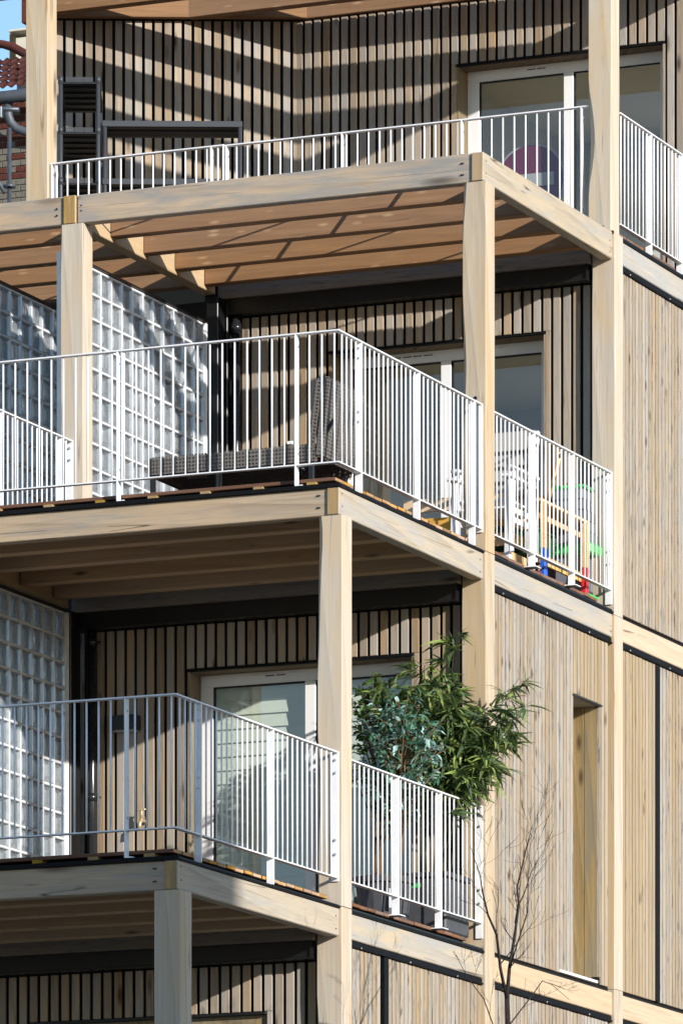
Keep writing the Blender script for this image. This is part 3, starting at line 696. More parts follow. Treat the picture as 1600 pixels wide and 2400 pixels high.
side_wall('clad side wall below the potted plants with black vertical joint', 2.883, 5.397, 0.3, Z(1) - BH - 0.055, gap=(3.52, 3.62))
side_wall('clad side wall behind the bare tree at the bottom edge', 5.583, 8.097, 0.3, Z(1) - BH - 0.055)
side_wall('clad side wall in the bottom right corner', 8.283, 10.797, 0.3, Z(1) - BH - 0.055)
# window niche in the side wall
nw = thing('window_niche', (-0.1, 7.6, Z(1)), 'tall narrow window niche lined with knotty boards in the side wall', 'window')
zt, zb = 5.12, Z(1) + 0.03
B('lining_board', -0.135, -0.034, 7.842, 7.865, zb + 0.03, zt - 0.012, 'reveal', nw, 0.002)
B('lining_board', -0.235, -0.139, 7.842, 7.865, zb + 0.03, zt - 0.012, 'reveal', nw, 0.002)
B('lining_board', -0.235, -0.034, 7.262, 7.288, zb, zt - 0.012, 'reveal', nw, 0.002)
B('soffit_board', -0.235, -0.012, 7.262, 7.865, zt - 0.010, zt + 0.012, 'reveal', nw)
B('lintel_strip', -0.034, 0.006, 7.27, 7.87, zt - 0.012, zt + 0.0, 'membrane', nw)
B('edge_trim', -0.033, -0.010, 7.842, 7.862, zb + 0.03, zt - 0.012, 'clad', nw)
B('frame', -0.26, -0.238, 7.27, 7.86, zb, zt - 0.012, 'pvc', nw)
B('pane', -0.237, -0.233, 7.33, 7.80, zb + 0.08, zt - 0.08, 'glass', nw)
sil = B('sill', -0.23, -0.006, 7.0, 7.80, zb - 0.025, zb - 0.004, 'pvc', nw, 0.002)

# ================================================================ GLASS BLOCK PARTITIONS
def block_mesh():
    """hollow cast block: pillowed pressed faces inside a raised rim; thickness along x"""
    s, t = 0.0885, 0.04
    vs, fs = [], []
    def ring(h, x): return [(x, -h, -h), (x, h, -h), (x, h, h), (x, -h, h)]
    for sg in (1, -1):
        b = len(vs)
        vs += ring(s, sg * (t - 0.008)) + ring(s - 0.006, sg * (t - 0.003)) + ring(s - 0.013, sg * (t - 0.024)) + ring(s - 0.045, sg * (t - 0.010))
        for r_ in range(3):
            for k in range(4):
                q = (b + r_ * 4 + k, b + r_ * 4 + (k + 1) % 4, b + (r_ + 1) * 4 + (k + 1) % 4, b + (r_ + 1) * 4 + k)
                fs.append(q if sg > 0 else q[::-1])
        q = (b + 12, b + 13, b + 14, b + 15); fs.append(q if sg > 0 else q[::-1])
    for k in range(4): fs.append((k, 16 + k, 16 + (k + 1) % 4, (k + 1) % 4))
    me = mesh_from('glass_block', vs, fs, [M['block'], M['rim']])
    for i, p_ in enumerate(me.polygons):
        if (i % 13) < 8 and i < 26: p_.material_index = 1
    return me
BLK = block_mesh()
def partition(label, x, y0, ny, ztop, nz, p=0.19):
    """y0: far end; blocks run towards the viewer"""
    t = thing('glass_block_wall', (x, y0 - ny * p / 2, ztop - nz * p), label, 'glass wall', 'glass block partitions')
    vs, fs = [], []
    def bar(ya, yb, za, zb, xa=-0.034, xb=0.034):
        b = len(vs)
        for xx in (xa, xb):
            for yy, zz in ((ya, za), (yb, za), (yb, zb), (ya, zb)): vs.append((xx, yy, zz))
        for q in ((0, 1, 2, 3), (7, 6, 5, 4), (0, 4, 5, 1), (1, 5, 6, 2), (2, 6, 7, 3), (3, 7, 4, 0)): fs.append(tuple(b + i for i in q))
    hw = 0.006
    Ly, Lz = ny * p, nz * p
    for j in range(nz + 1): bar(-Ly / 2 - hw, Ly / 2 + hw, -Lz / 2 + j * p - hw, -Lz / 2 + j * p + hw)
    for i in range(ny + 1):
        for j in range(nz): bar(-Ly / 2 + i * p - hw, -Ly / 2 + i * p + hw, -Lz / 2 + j * p + hw, -Lz / 2 + (j + 1) * p - hw)
    cy, cz = y0 - Ly / 2, ztop - Lz / 2
    link('joint_grid', mesh_from('joint_grid', vs, fs, M['joint']), t, (x, cy, cz))
    for i in range(ny):
        for j in range(nz):
            link('glass_block', BLK, t, (x, y0 - (i + 0.5) * p, ztop - (j + 0.5) * p))
    B('edge_post', x - 0.045, x + 0.045, y0 + 0.007, y0 + 0.05, ztop - Lz, ztop + 0.01, 'joint', t, 0.003)
    B('capping', x - 0.05, x + 0.05, y0 - Ly, y0 + 0.05, ztop + 0.011, ztop + 0.028, 'steel', t)
    return t
partition('glass block partition behind the foot of the wicker lounger', -3.33, 7.66, 11, 8.33, 12)
partition('glass block partition at the left edge of the lowest balcony', -3.33, 5.13, 12, 5.62, 13)
partition('glass block partition of the neighbouring balcony, left of the pergola post', -4.27, 7.05, 8, 8.36, 12)
# black corner columns by the partitions and the downpipes
for z0, z1, y, lab in ((Z(2) + 0.03, Z(3) - 0.24, ROW[4], 'middle'), (Z(1) + 0.03, Z(2) - 0.24, ROW[3], 'lowest')):
    c = thing('corner_column', (-3.35, y, z0), 'black steel corner column at the inner corner of the %s balcony' % lab, 'column')
    B('web', -3.40, -3.30, y - 0.16, y - 0.03, z0, z1, 'steel', c, 0.004)
    B('flange', -3.42, -3.28 if lab == 'middle' else -3.31, y - 0.02, y + 0.03, z0, z1, 'steel', c, 0.004)
    px = -3.225 if lab == 'middle' else -3.215
    dp = thing('downpipe', (px, y + 0.02, z0), 'black rainwater downpipe on the slat wall of the %s balcony' % lab, 'pipe')
    CYL('pipe', px, y + 0.03, z0, z1, 0.036, 'pipe', dp, 16)
    for zz in (z1 - 0.25, z0 + 1.25, z0 + 0.3):
        CYL('collar', px, y + 0.03, zz, zz + 0.06, 0.043, 'pipe', dp, 16)
        B('bracket', px + 0.03, px + 0.075, y + 0.02, y + 0.035, zz + 0.02, zz + 0.035, 'steel', dp)
# thin white strip beside the pergola post
ws = thing('white_strip', (-3.50, 5.55, Z(2)), 'thin bluish white metal strip behind the pergola post', 'metal strip')
B('strip', -3.570, -3.535, 5.55, 5.575, Z(2) + 0.1, 8.47, 'white', ws, 0.003)

# ================================================================ SMALL WALL FITTINGS
lm = thing('wall_lamp', (-2.94, 5.47, 4.75), 'grey box wall lamp on the shaded slats of the lowest balcony', 'lamp')
B('lamp_body', -3.045, -2.835, 5.40, 5.499, 4.755, 4.87, 'lamp', lm, 0.006)
B('diffuser', -3.03, -2.85, 5.41, 5.49, 4.748, 4.7545, 'signwhite', lm)
tp = thing('water_tap', (-2.80, 5.45, 4.06), 'brass garden tap on the sunlit slats of the lowest balcony', 'tap')
TUBE('spout', [(-2.80, 5.495, 4.06), (-2.80, 5.43, 4.065), (-2.80, 5.40, 4.04), (-2.80, 5.397, 3.99)], [0.018, 0.018, 0.015, 0.016], 'brass', tp)
TUBE('valve', [(-2.80, 5.44, 4.065), (-2.80, 5.43, 4.12), (-2.80, 5.43, 4.14)], [0.017, 0.011, 0.012], 'brass', tp)
B('handle', -2.835, -2.765, 5.424, 5.436, 4.140, 4.152, 'brass', tp, 0.003)
CYL('wall_plate', -2.80, 5.496, 4.02, 4.10, 0.002, 'brass', tp)
cb = thing('wall_cable', (-1.15 - 1.6, 8.19, 7.0), 'thin grey cable hanging on the slats of the middle balcony', 'cable')
TUBE('cable', [(-2.78, 8.185, 7.45), (-2.81, 8.18, 7.35), (-2.86, 8.18, 7.25), (-2.87, 8.18, 7.1)], 0.006, 'zinc', cb)
B('connector', -2.80, -2.75, 8.172, 8.184, 7.43, 7.455, 'sticker', cb, 0.002)
hs_ = thing('garden_hose', (-1.5, 10.85, Z(3) + 0.1), 'thin dark hose hanging on the slats beside the top balcony door', 'hose')
TUBE('hose', [(-2.62, 10.88, 10.32), (-2.635, 10.87, 10.0), (-2.63, 10.87, 9.6), (-2.6, 10.86, 9.1)], 0.011, 'pipe', hs_)

# road sign and pendant bulb inside the top room
sg = thing('road_sign', (-2.1, 11.75, Z(3) + 0.1), 'round red no entry sign standing inside the room of the top floor', 'sign')
def disc(name, r, th, loc, mat, par, n=40):
    o = link(name, cyl_mesh(name, r, th, M[mat], n), par, loc); o.rotation_euler = (R(90), 0, 0); return o
SX, SY, SZ = -2.095, 11.70, 10.27
disc('rim', 0.315, 0.012, (SX, SY, SZ), 'signwhite', sg)
disc('face', 0.297, 0.006, (SX, SY - 0.0095, SZ), 'red', sg)
B('bar', SX - 0.215, SX + 0.215, SY - 0.018, SY - 0.0135, SZ - 0.055, SZ + 0.055, 'signwhite', sg)
CYL('pole', SX, SY + 0.03, Z(3) + 0.06, SZ + 0.25, 0.025, 'zinc', sg)
pb = thing('pendant_bulb', (-2.0, 12.2, 11.2), 'bare bulb holder hanging from the ceiling of the top room', 'lamp')
CYL('rose', -1.98, 12.3, 11.325, 11.349, 0.045, 'zinc', pb)
CYL('holder', -1.98, 12.3, 11.22, 11.324, 0.028, 'zinc', pb)
CYL('bulb', -1.98, 12.3, 11.13, 11.219, 0.03, 'signwhite', pb, 12, 0.018)

# ================================================================ FURNITURE, MIDDLE BALCONY
D2 = Z(2) + 0.071
def uv_box(name, x0, x1, y0, y1, z0, z1, mat, parent, rot=None):
    """box with metric uv so the weave keeps its scale"""
    dx, dy, dz = x1 - x0, y1 - y0, z1 - z0
    bm = bmesh.new(); bmesh.ops.create_cube(bm, size=1.0)
    for v in bm.verts: v.co = Vector((v.co.x * dx, v.co.y * dy, v.co.z * dz))
    bmesh.ops.bevel(bm, geom=bm.edges[:], offset=0.012, segments=2, affect='EDGES')
    uv = bm.loops.layers.uv.new('UVMap'); bm.normal_update()
    for f in bm.faces:
        n = f.normal; k = max(range(3), key=lambda i: abs(n[i]))
        for lp in f.loops:
            c = lp.vert.co; lp[uv].uv = {0: (c.y, c.z), 1: (c.x, c.z), 2: (c.x, c.y)}[k]
    me = bpy.data.meshes.new(name); bm.to_mesh(me); bm.free(); me.materials.append(M[mat])
    o = link(name, me, parent, ((x0 + x1) / 2, (y0 + y1) / 2, (z0 + z1) / 2))
    if rot: o.rotation_euler = rot
    return o
lg = thing('sun_lounger', (-1.0, 3.5, D2), 'dark brown wicker sun lounger with raised backrest behind the corner railing', 'sun lounger')
LX0, LX1, LY0, LY1 = -1.72, -0.40, 3.22, 3.88
zs = D2 + 0.315
uv_box('side_skirt', LX0, LX1, LY0, LY0 + 0.03, zs - 0.11, zs + 0.03, 'weave', lg)
uv_box('side_skirt', LX0, LX1, LY1 - 0.03, LY1, zs - 0.11, zs + 0.03, 'weave', lg)
uv_box('end_skirt', LX0, LX0 + 0.03, LY0 + 0.031, LY1 - 0.031, zs - 0.11, zs + 0.03, 'weave', lg)
uv_box('seat', LX0 + 0.031, LX1, LY0 + 0.031, LY1 - 0.031, zs - 0.005, zs + 0.028, 'weave', lg)
bk = uv_box('backrest', -0.385, -0.335, LY0, LY1 + 0.02, zs - 0.07, zs + 0.50, 'weave', lg, (0, R(7), 0))
uv_box('backrest_edge', -0.44, -0.39, LY0 - 0.01, LY0 + 0.03, zs - 0.02, zs + 0.49, 'weave', lg, (0, R(7), 0))
for xx in (LX0 + 0.03, LX0 + 0.55, LX1 - 0.05):
    for yy in (LY0 + 0.03, LY1 - 0.03): B('leg', xx - 0.016, xx + 0.016, yy - 0.016, yy + 0.016, D2, zs - 0.09, 'shelf', lg)
TUBE('backrest_strut', [(-0.30, LY0 + 0.08, zs + 0.2), (-0.62, LY0 + 0.08, D2 + 0.03)], 0.014, 'shelf', lg)
TUBE('crossbar', [(-0.95, LY0 + 0.05, zs - 0.03), (-0.45, LY0 + 0.05, D2 + 0.16)], 0.014, 'shelf', lg)

def chair(label, x, y, rz, tall=0.0, lift=0.0):
    t = thing('garden_chair', (x, y, D2 + lift), label, 'chair', 'white garden chairs'); loc = Vector((x, y, D2 + lift))
    t.rotation_euler = (0, 0, rz)
    def b(name, x0, x1, y0, y1, z0, z1, rot=None):
        o = link(name, box_mesh(name, x1 - x0, y1 - y0, z1 - z0, M['chairback' if name == 'back_slat' else 'chair'], 0.004), t, loc + Vector(((x0 + x1) / 2, (y0 + y1) / 2, (z0 + z1) / 2)))
        if rot: o.rotation_euler = rot
    for sx in (-0.24, 0.20):
        b('leg', sx, sx + 0.045, -0.25, -0.205, 0, 0.62, (R(-3), 0, 0)); b('leg', sx, sx + 0.045, 0.19, 0.235, 0, 0.62, (R(5), 0, 0))
        b('armrest', sx - 0.015, sx + 0.065, -0.30, 0.26, 0.622, 0.645)
        b('side_rail', sx + 0.008, sx + 0.036, -0.20, 0.19, 0.30, 0.345)
    for i in range(6): b('seat_slat', -0.19, 0.195, -0.24 + i * 0.075, -0.18 + i * 0.075, 0.395, 0.412)
    b('back_post', -0.235, -0.195, 0.24, 0.275, 0.40, 1.02 + tall, (R(-12), 0, 0)); b('back_post', 0.195, 0.235, 0.24, 0.275, 0.40, 1.02 + tall, (R(-12), 0, 0))
    for i in range(5): b('back_slat', -0.194, 0.194, 0.215 + i * 0.027, 0.233 + i * 0.027, 0.46 + i * 0.12, 0.55 + i * 0.12, (R(-12), 0, 0))
    return t
chair('white slatted garden chair facing out behind the timber post', -0.345, 6.44, 0)
chair('second white garden chair stacked on the other behind the timber post', -0.345, 6.50, 0, 0.0, 0.075)
# pine bench under the chairs
pt = thing('pine_crate', (-0.8, 6.9, D2), 'orange pine storage crate with open slats behind the white chair', 'crate')
for i in range(4): B('slat', -1.15, -0.28, 6.62, 6.64, D2 + 0.05 + i * 0.15, D2 + 0.15 + i * 0.15, 'pine', pt, 0.003)
for i in range(4): B('slat', -0.279, -0.259, 6.60, 7.1, D2 + 0.05 + i * 0.15, D2 + 0.15 + i * 0.15, 'pine', pt, 0.003)
B('corner_post', -0.32, -0.281, 6.641, 6.68, D2, D2 + 0.60, 'pine', pt)
# toy workbench with painted legs
tb = thing('toy_workbench', (-0.35, 7.2, D2), 'wooden toy workbench with one blue and one red foot behind the side railing', 'toy bench')
bx0, bx1, by0, by1 = -0.52, -0.10, 6.84, 7.84
B('top', bx0, bx1, by0, by1, D2 + 0.56, D2 + 0.585, 'pine', tb, 0.004)
B('shelf_rail', bx1 - 0.05, bx1 - 0.03, by0 + 0.03, by1 - 0.03, D2 + 0.44, D2 + 0.48, 'pine', tb)
B('low_rail', bx1 - 0.05, bx1 - 0.03, by0 + 0.03, by1 - 0.03, D2 + 0.10, D2 + 0.17, 'pine', tb)
for yy, m in ((by0 + 0.04, 'blue'), (by1 - 0.08, 'redpaint')):
    for xx in (bx1 - 0.03, bx0 + 0.03):
        lg_ = B('leg', xx, xx + 0.04, yy, yy + 0.06, D2 + 0.211, D2 + 0.559, 'pine', tb, 0.003)
        B('painted_foot', xx - 0.001, xx + 0.041, yy - 0.001, yy + 0.061, D2, D2 + 0.21, m, lg_, 0.003)
bl = thing('storage_tub', (-0.5, 7.2, D2), 'dark green plastic tub under the toy workbench', 'tub')
B('body', -0.62, -0.20, 6.86, 7.40, D2 + 0.18, D2 + 0.38, 'darkgreen', bl, 0.02)
B('lid', -0.63, -0.19, 6.85, 7.41, D2 + 0.381, D2 + 0.395, 'darkgreen', bl, 0.004)
st = thing('broom_stick', (-0.3, 7.1, D2 + 0.59), 'pale wooden stick leaning against the side railing', 'stick')
TUBE('stick', [(-0.30, 7.44, D2 + 0.60), (-0.09, 7.21, D2 + 1.0)], 0.016, 'pine', st)
ph = thing('toy_playhouse', (-0.3, 7.85, D2), 'small plastic toy playhouse with grey shingle roof and bright green trim', 'toy house')
for i in range(5):
    B('shingle_row', -0.40, -0.14 + 0.012 * i, 7.82, 8.03, D2 + 0.76 - i * 0.085, D2 + 0.84 - i * 0.085, 'greyplastic', ph, 0.006)
B('ridge', -0.41, -0.12, 7.81, 8.04, D2 + 0.842, D2 + 0.87, 'green', ph, 0.008)
B('eave', -0.42, -0.06, 7.80, 8.04, D2 + 0.33, D2 + 0.415, 'green', ph, 0.015)
B('wall', -0.38, -0.13, 7.85, 8.02, D2 + 0.02, D2 + 0.329, 'greyplastic', ph, 0.004)
B('base', -0.42, -0.09, 7.79, 8.03, D2, D2 + 0.019, 'green', ph)
bf = thing('planter_fence', (-0.5, 7.98, D2), 'brown wooden planter with short fence posts against the slat wall', 'planter')
for xx in (-0.86, -0.62, -0.40, -0.22):
    B('fence_post', xx, xx + 0.06, 8.10, 8.14, D2 + 0.3, D2 + random.uniform(0.84, 0.98), 'brownwood', bf, 0.004)
B('fence_rail', -0.95, -0.17, 8.085, 8.099, D2 + 0.62, D2 + 0.76, 'brownwood', bf, 0.003)
B('planter_box', -0.95, -0.2, 8.07, 8.084, D2 + 0.06, D2 + 0.56, 'brownwood', bf, 0.003)

# ================================================================ SHELVES, TOP BALCONY
D3 = Z(3) + 0.071
def shelf_unit(label, ox, oy, rz, wd, dp, levels, front_grid):
    t = thing('shelf_unit', (ox, oy, D3), label, 'shelf', 'black plastic shelf units'); loc = Vector((ox, oy, D3)); t.rotation_euler = (0, 0, rz)
    def add(name, me, p): return link(name, me, t, loc + Vector(p))
    htop = levels[-1]
    for x in (0.02, wd - 0.02):
        for y in (0.02, dp - 0.02):
            add('upright', cyl_mesh('upright', 0.018, htop, M['shelfgrey'], 12), (x, y, htop / 2))
    for z in levels:
        s = add('shelf', box_mesh('shelf', wd, dp - 0.03, 0.02, M['shelf'], 0.005), (wd / 2, dp / 2, z - 0.045))
        for k in range(5):
            r_ = link('rib', box_mesh('rib', wd - 0.08, 0.02, 0.012, M['shelf']), s, loc + Vector((wd / 2, 0.12 + k * (dp - 0.24) / 4, z - 0.062)))
        add('front_lip', box_mesh('front_lip', wd, 0.014, 0.05 if not front_grid else 0.008, M['shelfgrey'], 0.003), (wd / 2, 0.006, z - (0.028 if not front_grid else 0.05)))
        add('side_lip', box_mesh('side_lip', 0.014, dp - 0.03, 0.05, M['shelf'], 0.003), (wd - 0.006, dp / 2 + 0.01, z - 0.028))
        if front_grid:
            vs, fs = [], []
            nx, nz = 15, 4; gx, gz = (wd * 0.62) / nx, 0.0095
            def q(x0, x1, z0, z1):
                b = len(vs)
                for yy in (-0.003, 0.003):
                    for a, c in ((x0, z0), (x1, z0), (x1, z1), (x0, z1)): vs.append((a, yy, c))
                for f in ((0, 1, 2, 3), (7, 6, 5, 4), (0, 4, 5, 1), (1, 5, 6, 2), (2, 6, 7, 3), (3, 7, 4, 0)): fs.append(tuple(b + i for i in f))
            W_ = nx * gx; H_ = nz * gz
            for i in range(nx + 1): q(-W_ / 2 + i * gx - gx * 0.27, -W_ / 2 + i * gx + gx * 0.27, -H_ / 2, H_ / 2)
            for j in range(nz + 1):
                for i in range(nx): q(-W_ / 2 + i * gx + gx * 0.27, -W_ / 2 + (i + 1) * gx - gx * 0.27, -H_ / 2 + j * gz - 0.0028, -H_ / 2 + j * gz + 0.0028)
            add('grille', mesh_from('grille', vs, fs, M['shelfgrey']), (wd / 2, 0.0, z - 0.022))
            for x in (0.02, wd - 0.02): add('socket', cyl_mesh('socket', 0.022, 0.055, M['shelfgrey'], 12), (x, 0.02, z - 0.02))
    return t
ang = WANG
shelf_unit('tall black plastic shelf unit with perforated shelf ends beside the timber post', -5.221, 8.99, ang, 0.35, 0.95, (0.12, 0.62, 1.06, 1.48, 1.895), True)
shelf_unit('lower wide black plastic shelf unit against the angled slat wall', -4.955, 9.28, ang, 1.16, 0.38, (0.12, 0.60, 1.10, 1.58), False)

# ================================================================ PLANTS, LOWEST BALCONY
D1 = Z(1) + 0.071
def pot(t, x, y, r, h):
    vs, fs = [], []; prof = [(r * 0.74, 0), (r * 0.80, h * 0.1), (r * 0.93, h * 0.82), (r * 0.94, h * 0.86), (r * 1.03, h * 0.87), (r * 1.05, h), (r * 0.95, h), (r * 0.92, h * 0.9)]
    n = 20
    for rr, z in prof:
        for k in range(n): vs.append((rr * math.cos(2 * math.pi * k / n), rr * math.sin(2 * math.pi * k / n), z))
    for i in range(len(prof) - 1):
        for k in range(n): fs.append((i * n + k, i * n + (k + 1) % n, (i + 1) * n + (k + 1) % n, (i + 1) * n + k))
    fs.append(tuple(range(n))[::-1])
    p = link('pot', mesh_from('pot', vs, fs, M['pot']), t, (x, y, D1))
    CYL('soil', x, y, D1 + h * 0.80, D1 + h * 0.88, r * 0.91, 'soil', t, 20)
    return p
def leaf_verts(L, W, droop):
    """folded leaf along +x: 2 segments per side"""
    xs = [0, 0.28, 0.62, 1.0]; ws = [0.04, 1.0, 0.72, 0.0]
    out = []
    for x, wv in zip(xs, ws):
        z = -droop * L * x * x
        out.append((Vector((x * L, -wv * W / 2, z + 0.16 * wv * W)), Vector((x * L, 0, z)), Vector((x * L, wv * W / 2, z + 0.16 * wv * W))))
    return out
LF = []
for i in range(3):
    for k in (0, 1): LF.append((i * 3 + k, (i + 1) * 3 + k, (i + 1) * 3 + k + 1, i * 3 + k + 1))
def leaf_mesh(name, L, W, droop, mat):
    vs = [v for r_ in leaf_verts(L, W, droop) for v in r_]
    me = mesh_from(name, vs, LF, M[mat], True)
    at = me.attributes.new('tone', 'FLOAT', 'POINT')
    return me
def leaf_frame(d, roll=None):
    d = d.normalized(); up = Vector((0, 0, 1))
    if abs(d.z) > 0.95: up = Vector((1, 0, 0))
    s = up.cross(d).normalized(); u = d.cross(s)
    m = Matrix((d, s, u)).transposed()
    return m @ Matrix.Rotation(roll if roll is not None else random.gauss(0, 0.5), 3, 'X')
CAMDIR = (Vector(cam_o.location) - Vector((0, 4, 4))).normalized()
def foliage(t, leaves, variants, mat, nparts=280):
    """leaves: list of (pos, dir, scale). The ones nearest the viewer become single leaf parts, the rest one mass"""
    leaves = sorted(leaves, key=lambda q: -(q[0].dot(CAMDIR)) - q[2] * 0.1)
    metas = [leaf_mesh('leaf', *v, mat) for v in variants]
    for pos, d, s in leaves[:nparts]:
        o = link('leaf', random.choice(metas), t, pos)
        m = leaf_frame(d).to_4x4(); o.rotation_euler = m.to_euler(); o.scale = (s, s, s)
    vs, fs, tone = [], [], []
    org = WP[t.name]
    for pos, d, s in leaves[nparts:]:
        v = random.choice(variants); m = leaf_frame(d); b = len(vs); tv = random.random()
        for r_ in leaf_verts(*v):
            for q in r_: vs.append(pos - org + m @ (q * s)); tone.append(tv)
        fs += [tuple(b + i for i in f) for f in LF]
    if vs:
        me = mesh_from('foliage', vs, fs, M[mat], True)
        at = me.attributes.new('tone', 'FLOAT', 'POINT'); at.data.foreach_set('value', tone)
        tag(link('foliage', me, t, org), kind='stuff')
rnd = random.Random(11)
# bamboo-like plant
bp = thing('bamboo_plant', (-0.27, 5.08, D1), 'large dark green bamboo with long narrow leaves in a square grey pot', 'plant')
BX, BY = -0.27, 5.08
B('pot', BX - 0.24, BX + 0.20, BY - 0.24, BY + 0.22, D1, D1 + 0.40, 'pot', bp, 0.012)
B('pot_rim', BX - 0.255, BX + 0.215, BY - 0.255, BY + 0.235, D1 + 0.401, D1 + 0.44, 'pot', bp, 0.006)
B('sticker', BX - 0.10, BX + 0.0, BY - 0.245, BY - 0.2405, D1 + 0.33, D1 + 0.36, 'green', bp)
leaves = []
def cane(p0, p1, bend, nodes, sp, r0=0.007):
    pts = []
    p0, p1 = Vector(p0), Vector(p1)
    for i in range(9):
        f = i / 8; q = p0.lerp(p1, f) + Vector(bend) * (f * f) ; pts.append(q)
    TUBE('cane', pts, [r0 * (1 - 0.7 * i / 8) for i in range(9)], 'cane', bp, 6)
    for i in range(nodes):
        f = 0.50 + 0.50 * (i + rnd.random()) / nodes
        k = min(7, int(f * 8)); q = pts[k].lerp(pts[k + 1], f * 8 - k)
        a = rnd.uniform(0, 6.28); tw = Vector((math.cos(a), math.sin(a), rnd.uniform(-0.15, 0.55))).normalized()
        ln = rnd.uniform(0.06, sp)
        tip = q + tw * ln
        for c in range(rnd.randint(11, 14)):
            d = (tw * rnd.uniform(0.3, 1.2) + Vector((rnd.gauss(0, 0.6), rnd.gauss(0, 0.6), rnd.gauss(-0.12, 0.42))))
            leaves.append((q.lerp(tip, rnd.uniform(0.4, 1.0)), d, rnd.uniform(0.65, 1.15)))
for i in range(15):
    a = rnd.uniform(0, 6.28); rr = rnd.uniform(0.05, 0.28)
    cane((BX + 0.12 * math.cos(a), BY + 0.12 * math.sin(a), D1 + 0.4), (BX + rr * math.cos(a) + 0.06, BY + rr * math.sin(a), rnd.uniform(4.5, 5.08)),
         (rnd.uniform(-0.15, 0.3), rnd.uniform(-0.2, 0.0), -0.04), 17, 0.20)
cane((BX, BY, D1 + 0.4), (BX + 0.16, BY, 5.24), (0.02, 0, 0.0), 14, 0.10)
cane((BX + .05, BY, D1 + 0.4), (BX + 0.28, BY - 0.05, 5.0), (0.40, 0.05, -0.12), 13, 0.15)
cane((BX + .05, BY, D1 + 0.4), (BX + 0.30, BY - 0.1, 4.80), (0.50, -0.05, -0.18), 15, 0.13)
cane((BX + .05, BY, D1 + 0.4), (BX + 0.22, BY + 0.1, 4.7), (0.40, 0.05, -0.18), 14, 0.14)
cane((BX - .05, BY, D1 + 0.4), (BX - 0.05, BY - 0.1, 4.95), (-0.30, -0.1, -0.05), 14, 0.14)
cane((BX + .08, BY - 0.1, D1 + 0.4), (BX + 0.16, BY - 0.15, 4.25), (0.10, -0.05, -0.05), 5, 0.12)
foliage(bp, leaves, [(0.16, 0.026, 0.30), (0.20, 0.031, 0.45), (0.14, 0.024, 0.15)], 'bamboo', 290)
# ficus with teal leaves
fp = thing('ficus_plant', (-0.36, 4.36, D1), 'teal green ficus with small oval leaves in a round dark pot', 'plant')
FX, FY = -0.36, 4.36
pot(fp, FX, FY, 0.22, 0.34)
B('sticker', FX + 0.12, FX + 0.165, FY - 0.19, FY - 0.186, D1 + 0.10, D1 + 0.24, 'sticker', fp)
def ficus(t, cx_, cy_, cz_, rx, rz_, nbr, variants, mat, nparts, trunk=True):
    ls = []
    for i in range(nbr):
        u = rnd.uniform(-1, 1); a = rnd.uniform(0, 6.28); rr = rnd.uniform(0.35, 1.0) ** 0.5
        e = Vector((cx_ + rx * rr * math.sqrt(1 - u * u) * math.cos(a), cy_ + rx * 0.8 * rr * math.sqrt(1 - u * u) * math.sin(a), cz_ + rz_ * u * rr))
        s0 = Vector((cx_ + rnd.uniform(-0.04, 0.04), cy_ + rnd.uniform(-0.04, 0.04), max(D1 + 0.45, e.z - rnd.uniform(0.2, 0.5))))
        mid = s0.lerp(e, 0.55) + Vector((0, 0, 0.05))
        TUBE('twig', [s0, mid, e], [0.005, 0.0035, 0.0015], 'stem', t, 5)
        d0 = (e - s0).normalized()
        for k in range(rnd.randint(9, 13)):
            f = rnd.uniform(0.35, 1.0); q = s0.lerp(mid, f * 2) if f < 0.5 else mid.lerp(e, f * 2 - 1)
            d = d0 * 0.5 + Vector((rnd.gauss(0, 0.7), rnd.gauss(0, 0.7), rnd.gauss(-0.25, 0.5)))
            ls.append((q, d, rnd.uniform(0.7, 1.2)))
    for i in range(5):
        a = i * 1.3
        TUBE('stem', [(cx_ + 0.02 * math.cos(a), cy_ + 0.02 * math.sin(a), D1 + 0.28), (cx_ + 0.035 * math.cos(a + 2), cy_ + 0.035 * math.sin(a + 2), D1 + 0.7), (cx_ + 0.05 * math.cos(a + 3), cy_ + 0.05 * math.sin(a + 3), cz_ + 0.1)], [0.012, 0.011, 0.006], 'stem', t, 6)
    foliage(t, ls, variants, mat, nparts)
ficus(fp, FX + 0.12, FY, 4.28, 0.36, 0.50, 150, [(0.062, 0.030, 0.25), (0.052, 0.026, 0.15), (0.07, 0.033, 0.4)], 'ficus', 290)
fp2 = thing('ficus_plant', (-0.70, 5.05, D1), 'darker green leafy plant half hidden behind the teal ficus', 'plant')
pot(fp2, -0.70, 5.05, 0.17, 0.30)
ficus(fp2, -0.70, 5.05, 4.50, 0.30, 0.52, 80, [(0.07, 0.036, 0.25), (0.06, 0.03, 0.2)], 'ficus2', 120)

